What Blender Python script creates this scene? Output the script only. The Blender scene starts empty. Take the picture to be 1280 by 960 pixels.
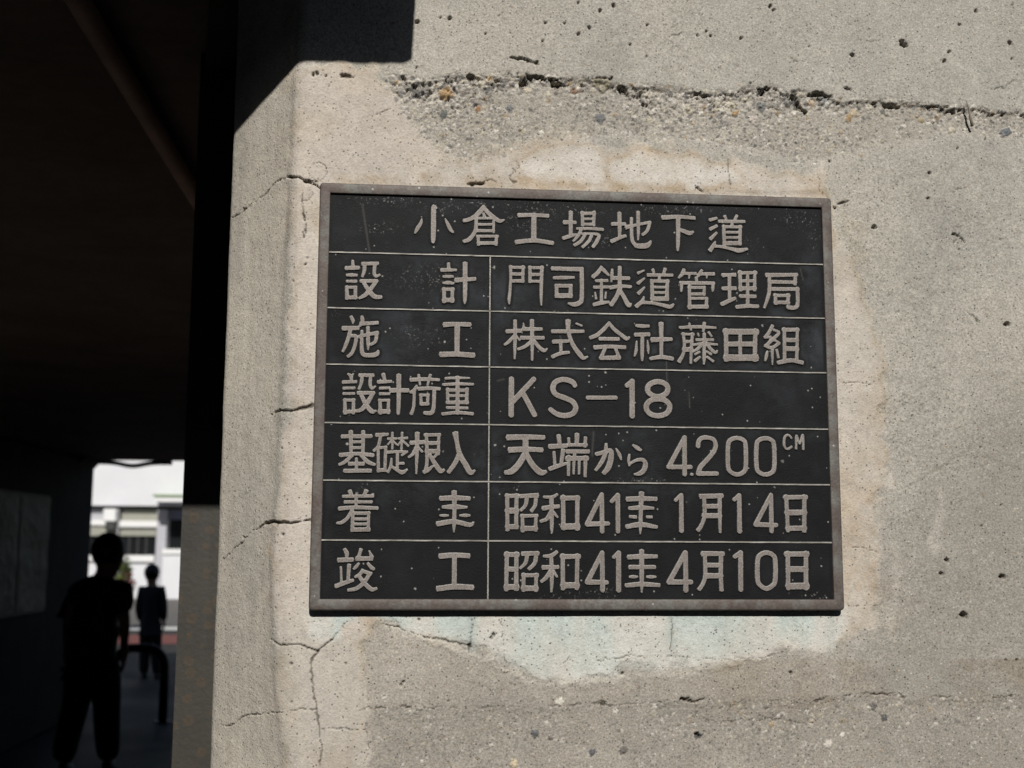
# Cast bronze building plaque on a cracked concrete abutment beside a dark underpass
import bpy, math, random
import numpy as np
from mathutils import Matrix, Vector

random.seed(7)
rng = np.random.default_rng(11)
scene = bpy.context.scene
COL = scene.collection

# ------------------------------------------------------------------ camera
FPX = 1500.0                                   # focal length in pixels of the 1280 px wide photograph
GROUND = 0.0
PLQ_Z = 1.793                                  # height of the plaque's centre
FACE_Y = -0.013                                # front face of the plaque; the wall is the plane y = 0
CAMP = np.array([-0.19663, -1.33999 + FACE_Y, PLQ_Z - 0.17318])
PITCH, YAW, ROLL = 0.13652, -0.08764, -0.00447


def cam_rot(p, y, r):
    cy, sy, cp, sp, cr, sr = math.cos(y), math.sin(y), math.cos(p), math.sin(p), math.cos(r), math.sin(r)
    rz = np.array([[cy, -sy, 0], [sy, cy, 0], [0, 0, 1]])
    rx = np.array([[1, 0, 0], [0, cp, -sp], [0, sp, cp]])
    ry = np.array([[cr, 0, sr], [0, 1, 0], [-sr, 0, cr]])
    return rz @ rx @ ry                        # columns: right, forward, up


RM = cam_rot(PITCH, YAW, ROLL)
cam_data = bpy.data.cameras.new('camera')
cam = bpy.data.objects.new('camera', cam_data)
COL.objects.link(cam)
m = np.eye(4)
m[:3, 0], m[:3, 1], m[:3, 2], m[:3, 3] = RM[:, 0], RM[:, 2], -RM[:, 1], CAMP
cam.matrix_world = Matrix(m.tolist())
cam_data.sensor_width = 36.0
cam_data.lens = 36.0 * FPX / 1280.0
cam_data.clip_start = 0.02
cam_data.clip_end = 2000.0
cam_data.dof.use_dof = True
cam_data.dof.focus_distance = 1.37
cam_data.dof.aperture_fstop = 7.5
scene.camera = cam

# ------------------------------------------------------------------ sky, sun, exposure
SLOPE = 0.72                                   # sun height over its horizontal run
ELEV = math.atan(SLOPE)
world = bpy.data.worlds.new('World')
scene.world = world
world.use_nodes = True
wn = world.node_tree
wn.nodes.clear()
sky = wn.nodes.new('ShaderNodeTexSky')
sky.sky_type = 'NISHITA'
sky.sun_disc = False
sky.sun_elevation = ELEV
sky.sun_rotation = math.radians(180 - 2)
bg = wn.nodes.new('ShaderNodeBackground')
bg.inputs['Strength'].default_value = 0.05
wo = wn.nodes.new('ShaderNodeOutputWorld')
wn.links.new(sky.outputs[0], bg.inputs[0])
wn.links.new(bg.outputs[0], wo.inputs[0])
sun_d = bpy.data.lights.new('sun', 'SUN')
sun_d.energy = 5.0
sun_d.angle = math.radians(0.5)
sun_d.color = (1.0, 0.965, 0.915)
sun = bpy.data.objects.new('sun', sun_d)
COL.objects.link(sun)
sun.rotation_mode = 'QUATERNION'
sun.rotation_quaternion = Vector((-0.03, 1.0, -SLOPE)).to_track_quat('-Z', 'Y')
sun.location = (0.5, -6, 6)
vs = scene.view_settings
vs.view_transform = 'Standard'
vs.look = 'None'
vs.exposure = -0.2
vs.gamma = 1.0
vs.use_curve_mapping = False


# ------------------------------------------------------------------ projection helpers (survey of the photograph)
def project(P):
    d = (P - CAMP) @ RM
    return 640 + FPX * d[..., 0] / d[..., 1], 480 - FPX * d[..., 2] / d[..., 1]


def ray(px, py):
    return RM @ np.array([(px - 640) / FPX, 1.0, (480 - py) / FPX])


def at_y(px, py, Y):
    d = ray(px, py)
    return CAMP + d * ((Y - CAMP[1]) / d[1])


def at_x(px, py, X):
    d = ray(px, py)
    return CAMP + d * ((X - CAMP[0]) / d[0])


def on_ground(px, py, z=0.0):
    d = ray(px, py)
    return CAMP + d * ((z - CAMP[2]) / d[2])


# ------------------------------------------------------------------ object helpers
def tag(o, label=None, cat=None, group=None, kind=None):
    if label:
        o['label'] = label
    if cat:
        o['category'] = cat
    if group:
        o['group'] = group
    if kind:
        o['kind'] = kind
    return o


def thing(name, label, cat, loc=(0, 0, 0), group=None):
    o = bpy.data.objects.new(name, None)
    o.empty_display_size = 0.1
    o.location = loc
    COL.objects.link(o)
    return tag(o, label, cat, group)


def root_of(o):
    while o is not None and o.parent is not None:
        o = o.parent
    return o


def link_mesh(name, me, mat, parent=None):
    """me holds world coordinates; they are moved into the frame of the thing's base"""
    o = bpy.data.objects.new(name, me)
    COL.objects.link(o)
    if parent is not None:
        o.parent = parent
        off = root_of(parent).location
        me.transform(Matrix.Translation(-off))
    if mat is not None:
        me.materials.clear()
        me.materials.append(mat)
    return o


class MB:
    """collects simple solids and links them as one mesh"""

    def __init__(self):
        self.v, self.f = [], []

    def add(self, vs_, fs_):
        b = len(self.v)
        self.v += [tuple(float(c) for c in p) for p in vs_]
        self.f += [tuple(b + i for i in f) for f in fs_]
        return self

    def box(self, a, b, bev=0.0):
        x0, y0, z0 = [min(a[i], b[i]) for i in range(3)]
        x1, y1, z1 = [max(a[i], b[i]) for i in range(3)]
        if bev <= 0:
            self.add([(x, y, z) for z in (z0, z1) for (x, y) in ((x0, y0), (x1, y0), (x1, y1), (x0, y1))],
                     [(0, 3, 2, 1), (4, 5, 6, 7), (0, 1, 5, 4), (1, 2, 6, 5), (2, 3, 7, 6), (3, 0, 4, 7)])
            return self
        e = min(bev, (x1 - x0) * .45, (y1 - y0) * .45, (z1 - z0) * .45)
        rings = []
        for z, i in ((z0, e), (z0 + e, 0), (z1 - e, 0), (z1, e)):
            rings.append([(x0 + i + (e - i) * 0, y0 + i, z), (x1 - i, y0 + i, z), (x1 - i, y1 - i, z), (x0 + i, y1 - i, z)])
        # chamfer the vertical edges too
        out = []
        for r, i in zip(rings, (e, 0, 0, e)):
            z = r[0][2]
            xa, xb, ya, yb = x0 + i, x1 - i, y0 + i, y1 - i
            out.append([(xa + e, ya, z), (xb - e, ya, z), (xb, ya + e, z), (xb, yb - e, z), (xb - e, yb, z), (xa + e, yb, z), (xa, yb - e, z), (xa, ya + e, z)])
        vv = [p for r in out for p in r]
        ff = [tuple(reversed(range(8))), tuple(range(24, 32))]
        for k in range(3):
            for j in range(8):
                ff.append((k * 8 + j, k * 8 + (j + 1) % 8, (k + 1) * 8 + (j + 1) % 8, (k + 1) * 8 + j))
        return self.add(vv, ff)

    def tube(self, pts, r, n=14):
        pts = [Vector(p) for p in pts]
        rr = r if isinstance(r, (list, tuple)) else [r] * len(pts)
        vv, ff = [], []
        up = Vector((0, 0, 1))
        prev = None
        for i, p in enumerate(pts):
            t = (pts[min(i + 1, len(pts) - 1)] - pts[max(i - 1, 0)]).normalized()
            if prev is None:
                a = t.cross(up if abs(t.z) < .9 else Vector((1, 0, 0))).normalized()
            else:
                a = (prev - t * prev.dot(t)).normalized()
            prev = a
            b = t.cross(a)
            for k in range(n):
                an = 2 * math.pi * k / n
                vv.append(p + (a * math.cos(an) + b * math.sin(an)) * rr[i])
        for i in range(len(pts) - 1):
            for k in range(n):
                ff.append((i * n + k, i * n + (k + 1) % n, (i + 1) * n + (k + 1) % n, (i + 1) * n + k))
        ff.append(tuple(range(n))[::-1])
        ff.append(tuple((len(pts) - 1) * n + k for k in range(n)))
        return self.add(vv, ff)

    def build(self, name, mat, parent=None, smooth=False):
        me = bpy.data.meshes.new(name)
        me.from_pydata(self.v, [], self.f)
        import bmesh
        bm = bmesh.new()
        bm.from_mesh(me)
        bmesh.ops.recalc_face_normals(bm, faces=bm.faces)
        bm.to_mesh(me)
        bm.free()
        if smooth:
            me.polygons.foreach_set('use_smooth', [True] * len(me.polygons))
        return link_mesh(name, me, mat, parent)


def grid_mesh(name, V, attr=None, smooth=True, flip=False):
    """V is (n, m, 3): one sheet of quads; attr is (n, m, 3) linear colour"""
    n, k = V.shape[:2]
    me = bpy.data.meshes.new(name)
    idx = np.arange(n * k).reshape(n, k)
    q = np.stack([idx[:-1, :-1], idx[1:, :-1], idx[1:, 1:], idx[:-1, 1:]], -1).reshape(-1, 4)
    if flip:
        q = q[:, ::-1]
    me.vertices.add(n * k)
    me.vertices.foreach_set('co', V.reshape(-1).astype(np.float32))
    me.loops.add(q.size)
    me.loops.foreach_set('vertex_index', q.reshape(-1).astype(np.int32))
    me.polygons.add(len(q))
    me.polygons.foreach_set('loop_start', (np.arange(len(q)) * 4).astype(np.int32))
    me.polygons.foreach_set('loop_total', np.full(len(q), 4, np.int32))
    me.update(calc_edges=True)
    if smooth:
        me.polygons.foreach_set('use_smooth', np.ones(len(q), bool))
    if attr is not None:
        a = me.color_attributes.new('Tone', 'FLOAT_COLOR', 'POINT')
        c = np.ones((n * k, 4), np.float32)
        c[:, :attr.shape[-1]] = attr.reshape(-1, attr.shape[-1])
        a.data.foreach_set('color', c.reshape(-1))
    me.validate()
    return me


# ------------------------------------------------------------------ materials
class NT:
    def __init__(self, name):
        self.m = bpy.data.materials.new(name)
        self.m.use_nodes = True
        self.t = self.m.node_tree
        self.b = self.t.nodes['Principled BSDF']

    def n(self, typ, **kw):
        o = self.t.nodes.new(typ)
        for k, v in kw.items():
            if k in o.inputs.keys():
                o.inputs[k].default_value = v
            else:
                setattr(o, k, v)
        return o

    def l(self, a, b):
        self.t.links.new(a, b)

    def coord(self, scale=None):
        tc = self.n('ShaderNodeTexCoord')
        if scale is None:
            return tc.outputs['Object']
        mp = self.n('ShaderNodeMapping')
        mp.inputs['Scale'].default_value = scale
        self.l(tc.outputs['Object'], mp.inputs['Vector'])
        return mp.outputs['Vector']

    def noise(self, co, scale, detail=4, rough=.55):
        o = self.n('ShaderNodeTexNoise')
        o.inputs['Scale'].default_value = scale
        o.inputs['Detail'].default_value = detail
        o.inputs['Roughness'].default_value = rough
        self.l(co, o.inputs['Vector'])
        return o.outputs['Fac']

    def voro(self, co, scale, rnd=1.0):
        o = self.n('ShaderNodeTexVoronoi')
        o.inputs['Scale'].default_value = scale
        o.inputs['Randomness'].default_value = rnd
        self.l(co, o.inputs['Vector'])
        return o

    def ramp(self, fac, stops, interp='LINEAR'):
        o = self.n('ShaderNodeValToRGB')
        o.color_ramp.interpolation = interp
        e = o.color_ramp.elements
        while len(e) < len(stops):
            e.new(0.5)
        for el, (p, c) in zip(e, stops):
            el.position = p
            el.color = (c, c, c, 1) if not hasattr(c, '__len__') else (*c, 1)
        self.l(fac, o.inputs['Fac'])
        return o.outputs['Color']

    def mix(self, fac, a, b, mode='MIX'):
        o = self.n('ShaderNodeMix', data_type='RGBA', blend_type=mode)
        for s, v in ((o.inputs[0], fac), (o.inputs[6], a), (o.inputs[7], b)):
            if hasattr(v, 'is_output'):
                self.l(v, s)
            elif hasattr(v, '__len__'):
                s.default_value = (*v, 1)
            else:
                s.default_value = v if s.type == 'VALUE' else (v, v, v, 1)
        return o.outputs[2]

    def math(self, op, a, b=0.0):
        o = self.n('ShaderNodeMath', operation=op)
        for s, v in ((o.inputs[0], a), (o.inputs[1], b)):
            if hasattr(v, 'is_output'):
                self.l(v, s)
            else:
                s.default_value = v
        return o.outputs[0]

    def bump(self, h, dist, strength=1.0):
        o = self.n('ShaderNodeBump')
        o.inputs['Distance'].default_value = dist
        o.inputs['Strength'].default_value = strength
        self.l(h, o.inputs['Height'])
        self.l(o.outputs[0], self.b.inputs['Normal'])

    def out(self, col=None, rough=.6, metal=0.0, spec=.5):
        if col is not None:
            if hasattr(col, 'is_output'):
                self.l(col, self.b.inputs['Base Color'])
            else:
                self.b.inputs['Base Color'].default_value = (*col, 1)
        if hasattr(rough, 'is_output'):
            self.l(rough, self.b.inputs['Roughness'])
        else:
            self.b.inputs['Roughness'].default_value = rough
        self.b.inputs['Metallic'].default_value = metal
        self.b.inputs['Specular IOR Level'].default_value = spec
        return self.m


def plain(name, col, rough=.7, var=.18, scale=6.0, metal=0.0, bump=0.0, spec=.5):
    """a base colour broken up by two sizes of noise"""
    t = NT(name)
    co = t.coord()
    f = t.noise(co, scale, 6, .6)
    c = t.ramp(f, [(.3, [x * (1 - var) for x in col]), (.7, [min(1, x * (1 + var)) for x in col])])
    g = t.noise(co, scale * 9, 4, .6)
    c = t.mix(.35 * min(1, var * 3), c, t.ramp(g, [(.3, .25), (.7, .75)]), 'OVERLAY')
    if bump:
        t.bump(g, bump)
    return t.out(c, rough, metal, spec)


def concrete_dark():
    t = NT('underpass_concrete')
    co = t.coord()
    f = t.noise(co, 1.3, 8, .62)
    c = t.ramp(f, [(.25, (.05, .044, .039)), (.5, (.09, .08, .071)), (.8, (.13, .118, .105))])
    st = t.noise(t.coord((6, 6, .35)), 1.0, 5, .6)
    c = t.mix(t.ramp(st, [(.52, 0), (.68, .6)]), c, (.03, .027, .024))
    t.bump(t.noise(co, 40, 5), .002)
    return t.out(c, .85, 0, .3)


M_UNDER = concrete_dark()


def wall_material():
    t = NT('weathered_concrete')
    co = t.coord()
    at = t.n('ShaderNodeAttribute', attribute_name='Tone')
    c = at.outputs['Color']
    # cement mottling, from hand size down to sand grains
    big = t.noise(co, 7, 6, .6)
    c = t.mix(.2, c, t.ramp(big, [(.3, .33), (.7, .66)]), 'OVERLAY')
    mid = t.noise(co, 70, 5, .65)
    c = t.mix(.26, c, t.ramp(mid, [(.3, .30), (.7, .69)]), 'OVERLAY')
    grain = t.noise(co, 420, 3, .7)
    rough_ = t.math('SUBTRACT', 1.0, t.math('MULTIPLY', at.outputs['Alpha'], .55))
    c = t.mix(t.math('MULTIPLY', rough_, .6), c, t.ramp(grain, [(.32, .24), (.68, .74)]), 'OVERLAY')
    # fine dark scoring where the skin of the cement has worn off, in drifts
    fine = t.noise(co, 250, 3, .75)
    drift = t.ramp(t.noise(co, 11, 5, .6), [(.42, 0), (.6, 1)])
    sc = t.math('MULTIPLY', t.ramp(fine, [(.575, 0), (.64, 1)]), t.math('MULTIPLY', drift, .6))
    c = t.mix(t.math('MULTIPLY', sc, rough_), c, (.13, .12, .105))
    sc2 = t.math('MULTIPLY', t.ramp(fine, [(.34, 1), (.40, 0)]), t.math('MULTIPLY', drift, .35))
    c = t.mix(t.math('MULTIPLY', sc2, rough_), c, (.55, .53, .48))
    # sand: dark, pale and brown grains
    v = t.voro(co, 330)
    gr = t.n('ShaderNodeSeparateColor')
    t.l(v.outputs['Color'], gr.inputs[0])
    near = t.ramp(v.outputs['Distance'], [(.22, 1), (.42, 0)])
    dark = t.math('MULTIPLY', near, t.ramp(gr.outputs[0], [(.91, 0), (.93, .75)]))
    c = t.mix(dark, c, (.07, .065, .06))
    pale = t.math('MULTIPLY', near, t.ramp(gr.outputs[1], [(.972, 0), (.98, .6)]))
    c = t.mix(pale, c, (.62, .59, .53))
    brown = t.math('MULTIPLY', near, t.ramp(gr.outputs[2], [(.96, 0), (.97, .6)]))
    c = t.mix(brown, c, (.27, .16, .08))
    # pinprick air holes
    v2 = t.voro(co, 150)
    g2 = t.n('ShaderNodeSeparateColor')
    t.l(v2.outputs['Color'], g2.inputs[0])
    hole = t.math('MULTIPLY', t.ramp(v2.outputs['Distance'], [(.07, 1), (.13, 0)]), t.ramp(g2.outputs[0], [(.8, 0), (.82, 1)]))
    c = t.mix(t.math('MULTIPLY', hole, .7), c, (.05, .045, .04))
    h = t.math('ADD', t.math('MULTIPLY', grain, .5), t.math('MULTIPLY', mid, .7))
    h = t.math('SUBTRACT', h, t.math('MULTIPLY', hole, 1.6))
    h = t.math('ADD', h, t.math('MULTIPLY', near, .18))
    t.bump(h, .0011, .9)
    return t.out(c, .93, 0, .15)


M_WALL = wall_material()


# ------------------------------------------------------------------ the setting: ground, road, pavement
def sheet(name, x0, y0, x1, y1, z, mat, n=2):
    b = MB()
    b.add([(x0, y0, z), (x1, y0, z), (x1, y1, z), (x0, y1, z)], [(0, 1, 2, 3)])
    return tag(b.build(name, mat), kind='structure')


def asphalt(name, lo, hi):
    t = NT(name)
    co = t.coord()
    f = t.noise(co, .6, 8, .6)
    c = t.ramp(f, [(.3, lo), (.7, hi)])
    g = t.noise(co, 60, 4, .7)
    c = t.mix(.5, c, t.ramp(g, [(.3, .2), (.7, .8)]), 'OVERLAY')
    t.bump(g, .004)
    return t.out(c, t.ramp(f, [(.35, .6), (.65, .8)]), 0, .3)


sheet('ground', -400, -60, 400, 900, 0.0, asphalt('yard_asphalt', (.024, .023, .022), (.04, .038, .036)))
LX_ = CAMP[0] - 3.11
FARY = 11.0                                      # far mouth of the underpass
cy = CAMP[1]
sheet('added_bounce_paving', LX_, -8.9, 6, 3.3, .004, plain('bounce_paving_concrete', (.135, .12, .105), .85, .15, 2, 0, .002, .2))  # unseen paving added to bounce sunlight up to the soffit
y_red0, y_red1 = cy + 21.1, cy + 23.3
y_wh0, y_wh1 = cy + 24.6, cy + 25.6
sheet('road', -60, cy + 25.6 + .3, 60, cy + 38.4, .004, asphalt('road_asphalt', (.10, .095, .088), (.15, .14, .13)))
sheet('red_pavement', -60, y_red0, 60, y_red1, .004, plain('red_paving', (.17, .055, .045), .8, .2, 3))
sheet('painted_road_line', -60, y_wh0, 60, y_wh1, .004, plain('road_paint', (.62, .62, .6), .7, .12, 4))

# unseen building added behind the camera to block sky and ground bounce; its shade stops just below the plaque
ob = thing('added_sky_blocker', 'long grey building added behind the camera to block the sky', 'building', (0, -12, 0))
MB().box((-45, -22, -.02), (45, -9.0, 7.35)).build('wall', plain('added_blocker_render', (.16, .155, .15), .85, .1, .6), ob)
MB().box((-45.3, -22.3, 7.352), (45.3, -8.9, 7.5)).build('added_blocker_roof', plain('added_blocker_sheet', (.10, .10, .10), .7), ob)

# ------------------------------------------------------------------ underpass: left wall, deck, steel post, pipe
LX = CAMP[0] - 3.11                              # face of the left wall
CEIL = 2.48
SILX = float(at_y(276, 700, 0.10)[0])            # right abutment's passage face

b = MB()
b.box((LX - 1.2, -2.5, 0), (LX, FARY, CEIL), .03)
w = b.build('underpass_wall', plain('shade_darkened_concrete', (.032, .031, .031), .85, .3, 3, 0, .002, .25))  # concrete colour darkened to stand in for the underpass's deep shade
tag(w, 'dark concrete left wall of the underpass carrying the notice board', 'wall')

dk = thing('underpass_deck', 'heavy dark concrete deck roofing the underpass and casting its shadow', 'bridge deck', (LX, 5, CEIL))
b = MB()
b.box((LX - 2.5, .32, CEIL + .001), (6.0, FARY, CEIL + 2.6), .04)
b.build('slab', plain('soffit_concrete', (.24, .19, .165), .9, .2, 2.5, 0, .002, .2), dk)
EDGE_Y = -.42
e = at_y(516, 40, 0.0)
b = MB()
b.box((LX - 2.5, EDGE_Y, CEIL), (float(e[0]) + .012, .318, CEIL + 2.3), .006)
b.build('fascia_beam', M_UNDER, dk)
# haunch at the far mouth's corner and a cable sagging across it
b = MB()
hz = .085
b.add([(LX, FARY - .6, CEIL), (LX + .075, FARY - .6, CEIL), (LX, FARY - .6, CEIL - hz), (LX, FARY - .01, CEIL), (LX + .075, FARY - .01, CEIL), (LX, FARY - .01, CEIL - hz)],
      [(0, 2, 1), (3, 4, 5), (0, 1, 4, 3), (1, 2, 5, 4), (2, 0, 3, 5)])
b.build('haunch', M_UNDER, dk)
pts = []
pa, pb = at_y(122, 577.5, FARY + .03), at_y(215, 578.5, FARY + .03)
for i in range(25):
    k = i / 24
    q = pa * (1 - k) + pb * k
    sag = math.exp(-((k - .47) / .19) ** 2)
    q[2] -= .036 * sag
    pts.append(q)
cb = MB().tube(pts, .024, 10).build('drooping_cable', plain('black_rubber', (.012, .012, .013), .6), None, True)
tag(cb, 'black cable drooping across the top of the far underpass mouth', 'cable')

# steel post of the height frame, just behind the abutment's edge
M_POST = None


def post_material():
    t = NT('rusty_grey_paint')
    co = t.coord()
    f = t.noise(co, 9, 7, .65)
    c = t.ramp(f, [(.3, (.027, .0245, .0195)), (.7, (.043, .039, .031))])
    s = t.noise(t.coord((30, 30, 2.5)), 1, 5, .6)
    c = t.mix(t.ramp(s, [(.5, 0), (.75, .55)]), c, (.05, .048, .042))
    v = t.voro(co, 42)
    k = t.n('ShaderNodeSeparateColor')
    t.l(v.outputs['Color'], k.inputs[0])
    d = t.math('ADD', v.outputs['Distance'], t.math('MULTIPLY', t.math('SUBTRACT', t.noise(co, 90, 3), .5), .35))
    ring = t.math('MULTIPLY', t.ramp(d, [(.20, .5), (.27, 1), (.40, 0)]), t.ramp(k.outputs[0], [(.45, 0), (.5, 1)]))
    c = t.mix(t.math('MULTIPLY', ring, .55), c, (.075, .045, .020))
    g = t.noise(co, 120, 4, .6)
    c = t.mix(t.ramp(g, [(.66, 0), (.72, .7)]), c, (.066, .048, .032))
    t.bump(g, .0008)
    return t.out(c, .62, 0, .45)


M_POST = post_material()
PY = .69
pxl = float(at_y(228, 632, PY)[0])
b = MB()
b.box((pxl, PY, 0.03), (SILX - .004, PY + .012, CEIL - .002))                      # front flange
b.box((pxl + .03, PY + .013, 0.03), (pxl + .045, PY + .19, CEIL - .002))              # web
b.box((pxl, PY + .191, 0.03), (SILX - .004, PY + .203, CEIL - .002))               # rear flange
st = thing('steel_post', 'grey painted steel post with rust spots behind the concrete edge', 'post', (pxl + .05, PY + .1, 0))
b.build('shaft', M_POST, st)
q0, q1 = ray(262, 0), ray(258, 62)
q0, q1 = [CAMP + d_ * ((2.44 - CAMP[2]) / d_[2]) for d_ in (q0, q1)]
ya_, xs_ = .38, (q1[0] - q0[0]) / (q1[1] - q0[1])
xl0, xl1 = q0[0] + xs_ * (ya_ - q0[1]), q0[0] + xs_ * (PY - .003 - q0[1])
b = MB()
zz_ = (2.44, CEIL - .003)
b.add([(x, y, z) for z in zz_ for x, y in ((xl0, ya_), (SILX - .004, ya_), (SILX - .004, PY - .003), (xl1, PY - .003))],
      [(0, 3, 2, 1), (4, 5, 6, 7), (0, 1, 5, 4), (1, 2, 6, 5), (2, 3, 7, 6), (3, 0, 4, 7)])
b.build('head_bracket', M_POST, st)
b = MB()
b.box((pxl - .05, PY - .05, 0), (SILX - .004, PY + .25, .029), .004)
b.build('base_plate', M_POST, st)

# conduit running along the soffit
p0, p1 = at_y(104, 0, .52), at_y(248, 215, 1.42)
xk = .5 * (p0[0] + p1[0])
pp = thing('ceiling_pipe', 'thin brown pipe running along the dark underpass ceiling', 'pipe', (xk, 3, CEIL))
zc = CEIL - .032
MB().tube([(xk, -.40, zc), (xk, 1.5, zc), (xk, 5, zc), (xk, FARY, zc)], .019, 16).build('pipe', plain('brown_pipe_paint', (.66, .46, .36), .6), pp, True)
M_CLIP = plain('clip_steel', (.06, .055, .05), .5)
for k in range(7):
    yy = .35 + 1.6 * k
    MB().box((xk - .034, yy, zc - .0225), (xk + .034, yy + .03, CEIL + .0005), .002).build('clip', M_CLIP, pp)

# notice board on the left wall
nb = thing('notice_board', 'pale notice board of two glossy sheets on the dark left wall', 'notice board', (LX, 7.5, 1.07))
pr = at_x(56, 690, LX)
ps = at_x(17.5, 690, LX)
MB().box((LX + .001, pr[1] - 3.4, 1.07), (LX + .022, pr[1], 2.06), .004).build('backing', plain('board_wood', (.30, .28, .25), .7), nb)


def paper():
    t = NT('glossy_notice_sheet')
    co = t.coord()
    f = t.noise(co, 5, 6, .6)
    c = t.ramp(f, [(.3, (.10, .092, .082)), (.7, (.19, .175, .155))])
    s = t.noise(t.coord((1, 3, 16)), 3, 6, .7)
    c = t.mix(t.ramp(s, [(.52, 0), (.66, .5)]), c, (.055, .05, .045))
    t.bump(t.noise(co, 9, 3), .03, .8)
    return t.out(c, .55, 0, .3)


mp_ = paper()
for ya, yb in ((pr[1] - 3.36, ps[1] - .02), (ps[1] + .02, pr[1] - .03)):
    ny = max(8, int((yb - ya) / .05))
    Yg, Zg = np.meshgrid(np.linspace(ya, yb, ny), np.linspace(1.10, 2.03, 24), indexing='ij')
    Xg = LX + .034 + .004 * np.sin(Yg * 7 + Zg * 3) + .003 * np.sin(Zg * 19 + Yg * 2)
    me = grid_mesh('sheet', np.stack([Xg, Yg, Zg], -1))
    link_mesh('sheet', me, mp_, nb)

# ------------------------------------------------------------------ far side: factory building across the road
BY = cy + 39.5
fb = thing('factory_building', 'bright white two storey building with dark windows beyond the underpass', 'building', (float(at_y(160, 745, BY)[0]), BY, 0))
M_WHITE = plain('white_render', (.62, .62, .64), .8, .05, .7)
M_PANEL = plain('lilac_grey_panel', (.40, .40, .425), .8, .06, .7)
M_OLIVE = plain('olive_grey_panel', (.28, .28, .235), .8, .08, .8)
M_TRIM = plain('white_trim', (.70, .70, .69), .6, .04, .8)
M_GLASS = NT('dark_window_glass').out((.012, .013, .014), .12, 0, .5)
M_BAR = plain('window_bar_paint', (.03, .03, .03), .5)
M_GREEN = plain('green_canopy_paint', (.22, .30, .17), .6)
M_BLUE = plain('blue_grey_soffit', (.12, .13, .18), .7)


def fx(px, Y=None):
    return float(at_y(px, 690, BY if Y is None else Y)[0])


def fz(py, Y=None):
    return float(at_y(160, py, BY if Y is None else Y)[2])


XL, XR = fx(20), fx(330)


def fbox(name, x0, x1, y0, y1, proud, deep, mat):
    b_ = MB()
    b_.box((x0, BY - proud, y0), (x1, BY + deep, y1))
    return b_.build(name, mat, fb)


fbox('upper_wall', XL, XR, fz(632.5), fz(470), .35, 6, M_WHITE)
fbox('eave_shadow_strip', XL, XR, fz(636.5), fz(632.6), .05, 6, plain('eave_shadow_dark', (.05, .06, .06), .8))  # dark strip painting the shadow under the projecting upper wall
fbox('window_head_panel', XL, fx(132), fz(650), fz(636.6), .02, 6, M_PANEL)
fbox('window_head_panel', fx(150), fx(196), fz(651), fz(636.6), .02, 6, M_OLIVE)
fbox('lintel', XL, fx(149), fz(656.8), fz(650.1), .12, 6, M_TRIM)
fbox('lintel', fx(149.2), fx(196), fz(658.8), fz(651.1), .16, 6, M_TRIM)
fbox('transom_panel', XL, fx(148), fz(669.8), fz(656.9), .04, 6, M_OLIVE)
fbox('transom_panel', fx(149.3), fx(194), fz(669.8), fz(658.9), .04, 6, M_OLIVE)
for xa, xb in ((fx(70), fx(147.5)), (fx(150), fx(193))):
    wv = fbox('window', xa, xb, fz(693), fz(669.9), -.06, 6, M_GLASS)
    n = 4
    for k in range(1, n):
        xm = xa + (xb - xa) * k / n
        MB().box((xm - .022, BY + .02, fz(693)), (xm + .022, BY + .058, fz(669.95))).build('window_bar', M_BAR, wv)
fbox('sill', XL, fx(148), fz(701), fz(694), .14, 6, M_TRIM)
fbox('sill', fx(149), fx(194), fz(702), fz(694), .14, 6, M_TRIM)
fbox('lower_wall', XL, fx(196), -.05, fz(702.1), .03, 6, M_WHITE)
fbox('pier', fx(196.2), fx(208.5), -.05, fz(637), .22, 6, M_PANEL)
fbox('pole', fx(147.7), fx(149.2), 0, fz(637), .30, -.22, M_PANEL)
fbox('door_opening', fx(209), fx(245), fz(685.5), fz(649), -.3, 6, M_GLASS)
fbox('counter_wall', fx(206), XR, -.05, fz(692.5), .30, 6, M_WHITE)
fbox('counter_top', fx(205.6), XR, fz(692.4), fz(686), .36, 6, M_TRIM)
fbox('side_wall', fx(245.5), XR, fz(686), fz(649), .0, 6, M_WHITE)
fbox('entrance_beam', fx(205), XR, fz(649), fz(636.8), .10, 6, M_BLUE)
fbox('canopy_soffit', fx(203), XR, fz(630.5), fz(628.6), 1.15, -.4, M_BLUE)
fbox('canopy', fx(201), XR, fz(628.5), fz(622.4), 1.2, -.36, M_TRIM)
fbox('canopy_edge', fx(198), XR, fz(622.3), fz(619.6), 1.25, -.36, M_GREEN)
cu = thing('condenser_unit', 'white boxy condenser unit hung under the eave of the building', 'air conditioner', (fx(140), BY - .4, fz(653)))
b = MB()
b.box((fx(132.3), BY - .62, fz(652.6)), (fx(148.3), BY - .12, fz(636.9)), .03)
b.build('casing', M_TRIM, cu)
b = MB()
b.box((fx(135), BY - .56, fz(662.5)), (fx(147), BY - .125, fz(653)), .02)
b.build('bracket', plain('bracket_steel', (.035, .035, .035), .6), cu)

# leafy shrub seen past the near figure's shoulder
SY = cy + 24.2
gx = at_y(151, 735, SY)
sb = thing('shrub', 'leafy shrub with reddish lower leaves beyond the underpass mouth', 'shrub', (gx[0], SY, 0))


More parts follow.
